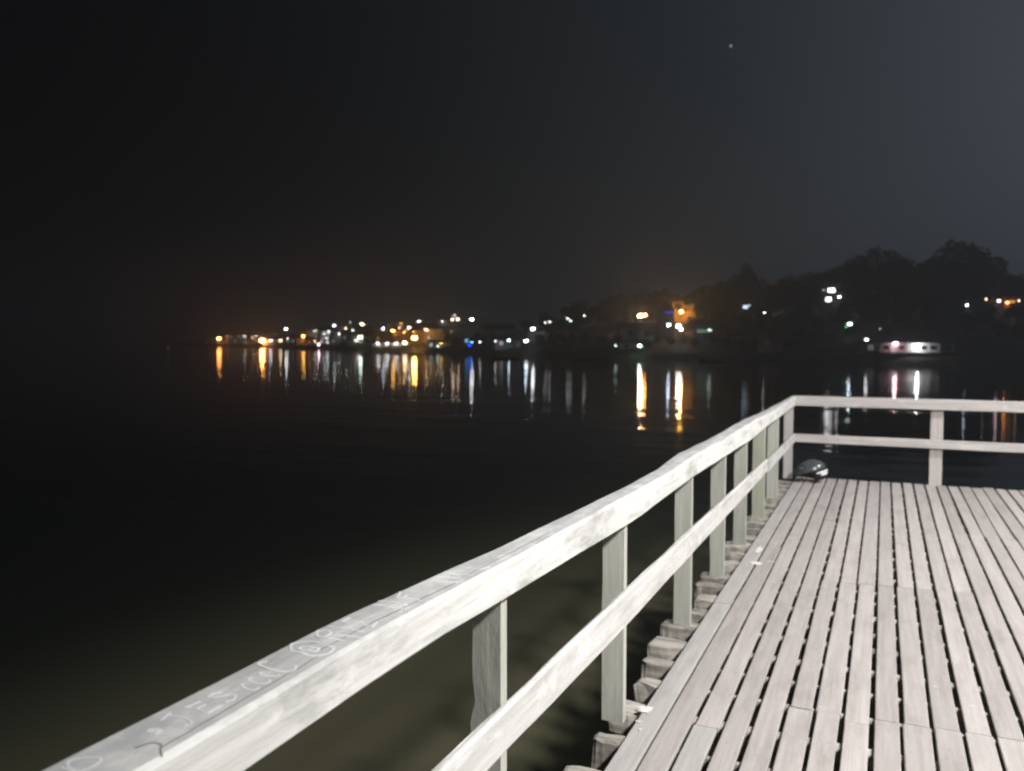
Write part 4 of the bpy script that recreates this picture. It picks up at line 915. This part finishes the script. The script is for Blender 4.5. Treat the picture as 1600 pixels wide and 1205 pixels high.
# ---- helmet left on the boards
def helmet():
    o = empty('motorcycle_helmet', (-.675, 10.33, .004), math.radians(8), 'glossy dark grey open-face helmet with two white stripes left on the boards in the corner', 'helmet')
    T = Matrix.Translation((0, 0, .135)) @ Matrix.Rotation(math.radians(-17), 4, 'Y')      # tipped: peak to the left and low
    bm = bmesh.new(); nu, nv = 28, 12; rings = []
    for j in range(nv + 1):
        ph = math.pi / 2 * (1 - j / nv) * 1.0; ring = []
        for i in range(nu):
            a = 2 * math.pi * i / nu; ca, sa = math.cos(a), math.sin(a)
            rx = .168 if ca > 0 else .185; r = math.cos(ph)
            q = Vector((rx * r * ca, .132 * r * sa, .132 * math.sin(ph)))
            if ca < -.2 and j > nv * .7: q.x -= .055 * ((j / nv - .7) / .3) * min(1, (-ca - .2) / .6)      # peak
            ring.append(T @ q)
        rings.append(ring)
    rings = rings[1:]
    R = [[bm.verts.new(p) for p in r] for r in rings]
    for a, b in zip(R, R[1:]):
        for i in range(nu): bm.faces.new((a[i], a[(i + 1) % nu], b[(i + 1) % nu], b[i]))
    bm.faces.new(R[0])
    inner = [bm.verts.new(v.co * 1) for v in R[-1]]
    c = Vector((0, 0, 0))
    for v in inner: c += v.co / nu
    for v in inner: v.co = c + (v.co - c) * .9 + Vector((0, 0, .01))
    for i in range(nu): bm.faces.new((R[-1][i], R[-1][(i + 1) % nu], inner[(i + 1) % nu], inner[i]))
    from_bm('shell', bm, M['helmet'], o, smooth=True)
    # lower shell / ear guards under the rim
    bm = bmesh.new(); rings = []
    for j in range(7):
        u = j / 6; ring = []
        for i in range(nu):
            a = 2 * math.pi * i / nu; ca, sa = math.cos(a), math.sin(a)
            s_ = .93 - .22 * u ** 2; zz = .004 - .125 * u
            q = T @ Vector(((.155 * ca + .035) * s_, .125 * sa * s_, zz if ca > -.3 else zz * .45)); q.z = max(q.z, .003)
            ring.append(q)
        rings.append(ring)
    loft(bm, rings); from_bm('ear_guard', bm, M['rubber'], o, smooth=True)
    # rim piping
    bm = bmesh.new(); tube(bm, [T @ Vector(((.168 if math.cos(a) > 0 else .20) * math.cos(a) * 1.0, .132 * math.sin(a), .0)) for a in [2 * math.pi * i / 30 for i in range(19, 30)]], .004, 6); from_bm('rim', bm, M['rubber'], o, smooth=True)
    for k, (z0, a0, a1, wz) in enumerate(((-.028, -88, -20, .012), (-.058, -70, -26, .012))):
        bm = bmesh.new(); prev = None
        for i in range(11):
            a = math.radians(a0 + (a1 - a0) * i / 10); s_ = .965 - .22 * (-z0 / .125) ** 2; tw = wz * (.35 + .65 * math.sin(math.pi * (.12 + .8 * i / 10)))
            p0 = T @ Vector(((.155 * math.cos(a) + .035) * s_, .125 * math.sin(a) * s_ - .003, z0 - tw)); p1 = T @ Vector(((.155 * math.cos(a) + .035) * (s_ + .01), .125 * math.sin(a) * (s_ + .01) - .003, z0 + tw))
            cur = (bm.verts.new(p0), bm.verts.new(p1))
            if prev: bm.faces.new((prev[0], cur[0], cur[1], prev[1]))
            prev = cur
        from_bm('white_stripe', bm, M['white'], o)
    # chin strap lying on the boards
    bm = bmesh.new(); tube(bm, [(-.10, -.06, .06), (-.16, -.08, .012), (-.22, -.06, .007), (-.27, -.02, .006)], .006, 6); from_bm('chin_strap', bm, M['rubber'], o)
    box('sticker', -.02, .03, -.001, .001, -.008, .008, M['metal'], o, loc=tuple(T @ Vector((-.115, -.082, .072))), rot=(math.radians(-50), 0, math.radians(-30)))
helmet()

# ---- pier lamps (outside the frame to the right; they light the pier)
def pier_lamp(x_, y_, z_, watts, aim, cone, label, col=(1.0, .975, .95)):
    """street-lamp post carrying a tilted floodlight head"""
    o = empty('pier_lamp', (x_ + .9, y_, 0), 0, label, 'lamp', 'pier lamps')
    bm = bmesh.new(); tube(bm, [(0, 0, -.03), (0, 0, z_ + .2), (-.3, 0, z_ + .42), (-.9, 0, z_ + .35)], [.06, .045, .04, .035], 10); from_bm('pole', bm, M['metal'], o, smooth=True)
    box('base_plate', -.14, .14, -.14, .14, 0.004, .03, M['metal'], o)
    d = (Vector(aim) - Vector((x_, y_, z_))).normalized(); q = d.to_track_quat('-Z', 'Y')
    c = Vector((-.9, 0, z_ + .12))
    bm = bmesh.new(); bmesh.ops.create_cone(bm, segments=16, radius1=.26, radius2=.12, depth=.16, matrix=Matrix.Translation(c - d * .10) @ q.to_matrix().to_4x4(), cap_ends=True); from_bm('lamp_head', bm, M['metal'], o)
    bm = bmesh.new(); bmesh.ops.create_cone(bm, segments=16, radius1=.2, radius2=.2, depth=.012, matrix=Matrix.Translation(c - d * .008) @ q.to_matrix().to_4x4(), cap_ends=True); from_bm('lamp_glass', bm, emis('lamp_glass_glow', col, 12), o)
    ld = bpy.data.lights.new('pier_lamp_light', 'SPOT'); ld.energy = watts; ld.shadow_soft_size = .3; ld.color = col
    ld.spot_size = math.radians(cone); ld.spot_blend = 1
    lo = bpy.data.objects.new('pier_lamp_light', ld); COL.objects.link(lo); lo.parent = o; lo.location = c + d * .2; lo.rotation_euler = q.to_euler()
pier_lamp(3.5, .8, 5.4, 3700, (0, 5.4, 0), 110, 'tall pier lamp beside the near part of the deck')
pier_lamp(4.2, 8.2, 5.2, 1750, (.8, 8.6, 0), 125, 'second pier lamp near the far end of the deck')

# ---- the one visible star
bm = bmesh.new(); bmesh.ops.create_icosphere(bm, subdivisions=2, radius=4.2)
st = from_bm('star', bm, emis('star_glow', (.8, .85, 1), .45)); st.location = at_d(1142, 72, 2900)
tag(st, 'single faint star high in the night sky at upper right', 'star')

# ------------------------------------------------------------------ night haze
hz = bpy.data.materials.new('night_haze'); hz.use_nodes = True; n = hz.node_tree; n.nodes.clear()
o_ = n.nodes.new('ShaderNodeOutputMaterial'); pv = n.nodes.new('ShaderNodeVolumePrincipled')
pv.inputs['Color'].default_value = (.9, .93, .97, 1); pv.inputs['Density'].default_value = .0023; pv.inputs['Anisotropy'].default_value = .6
n.links.new(pv.outputs[0], o_.inputs['Volume'])
bm = bmesh.new(); add_box(bm, -1550, 1550, -1550, 1550, WATER - 4.9, 42)
tag(from_bm('haze', bm, hz), kind='stuff')
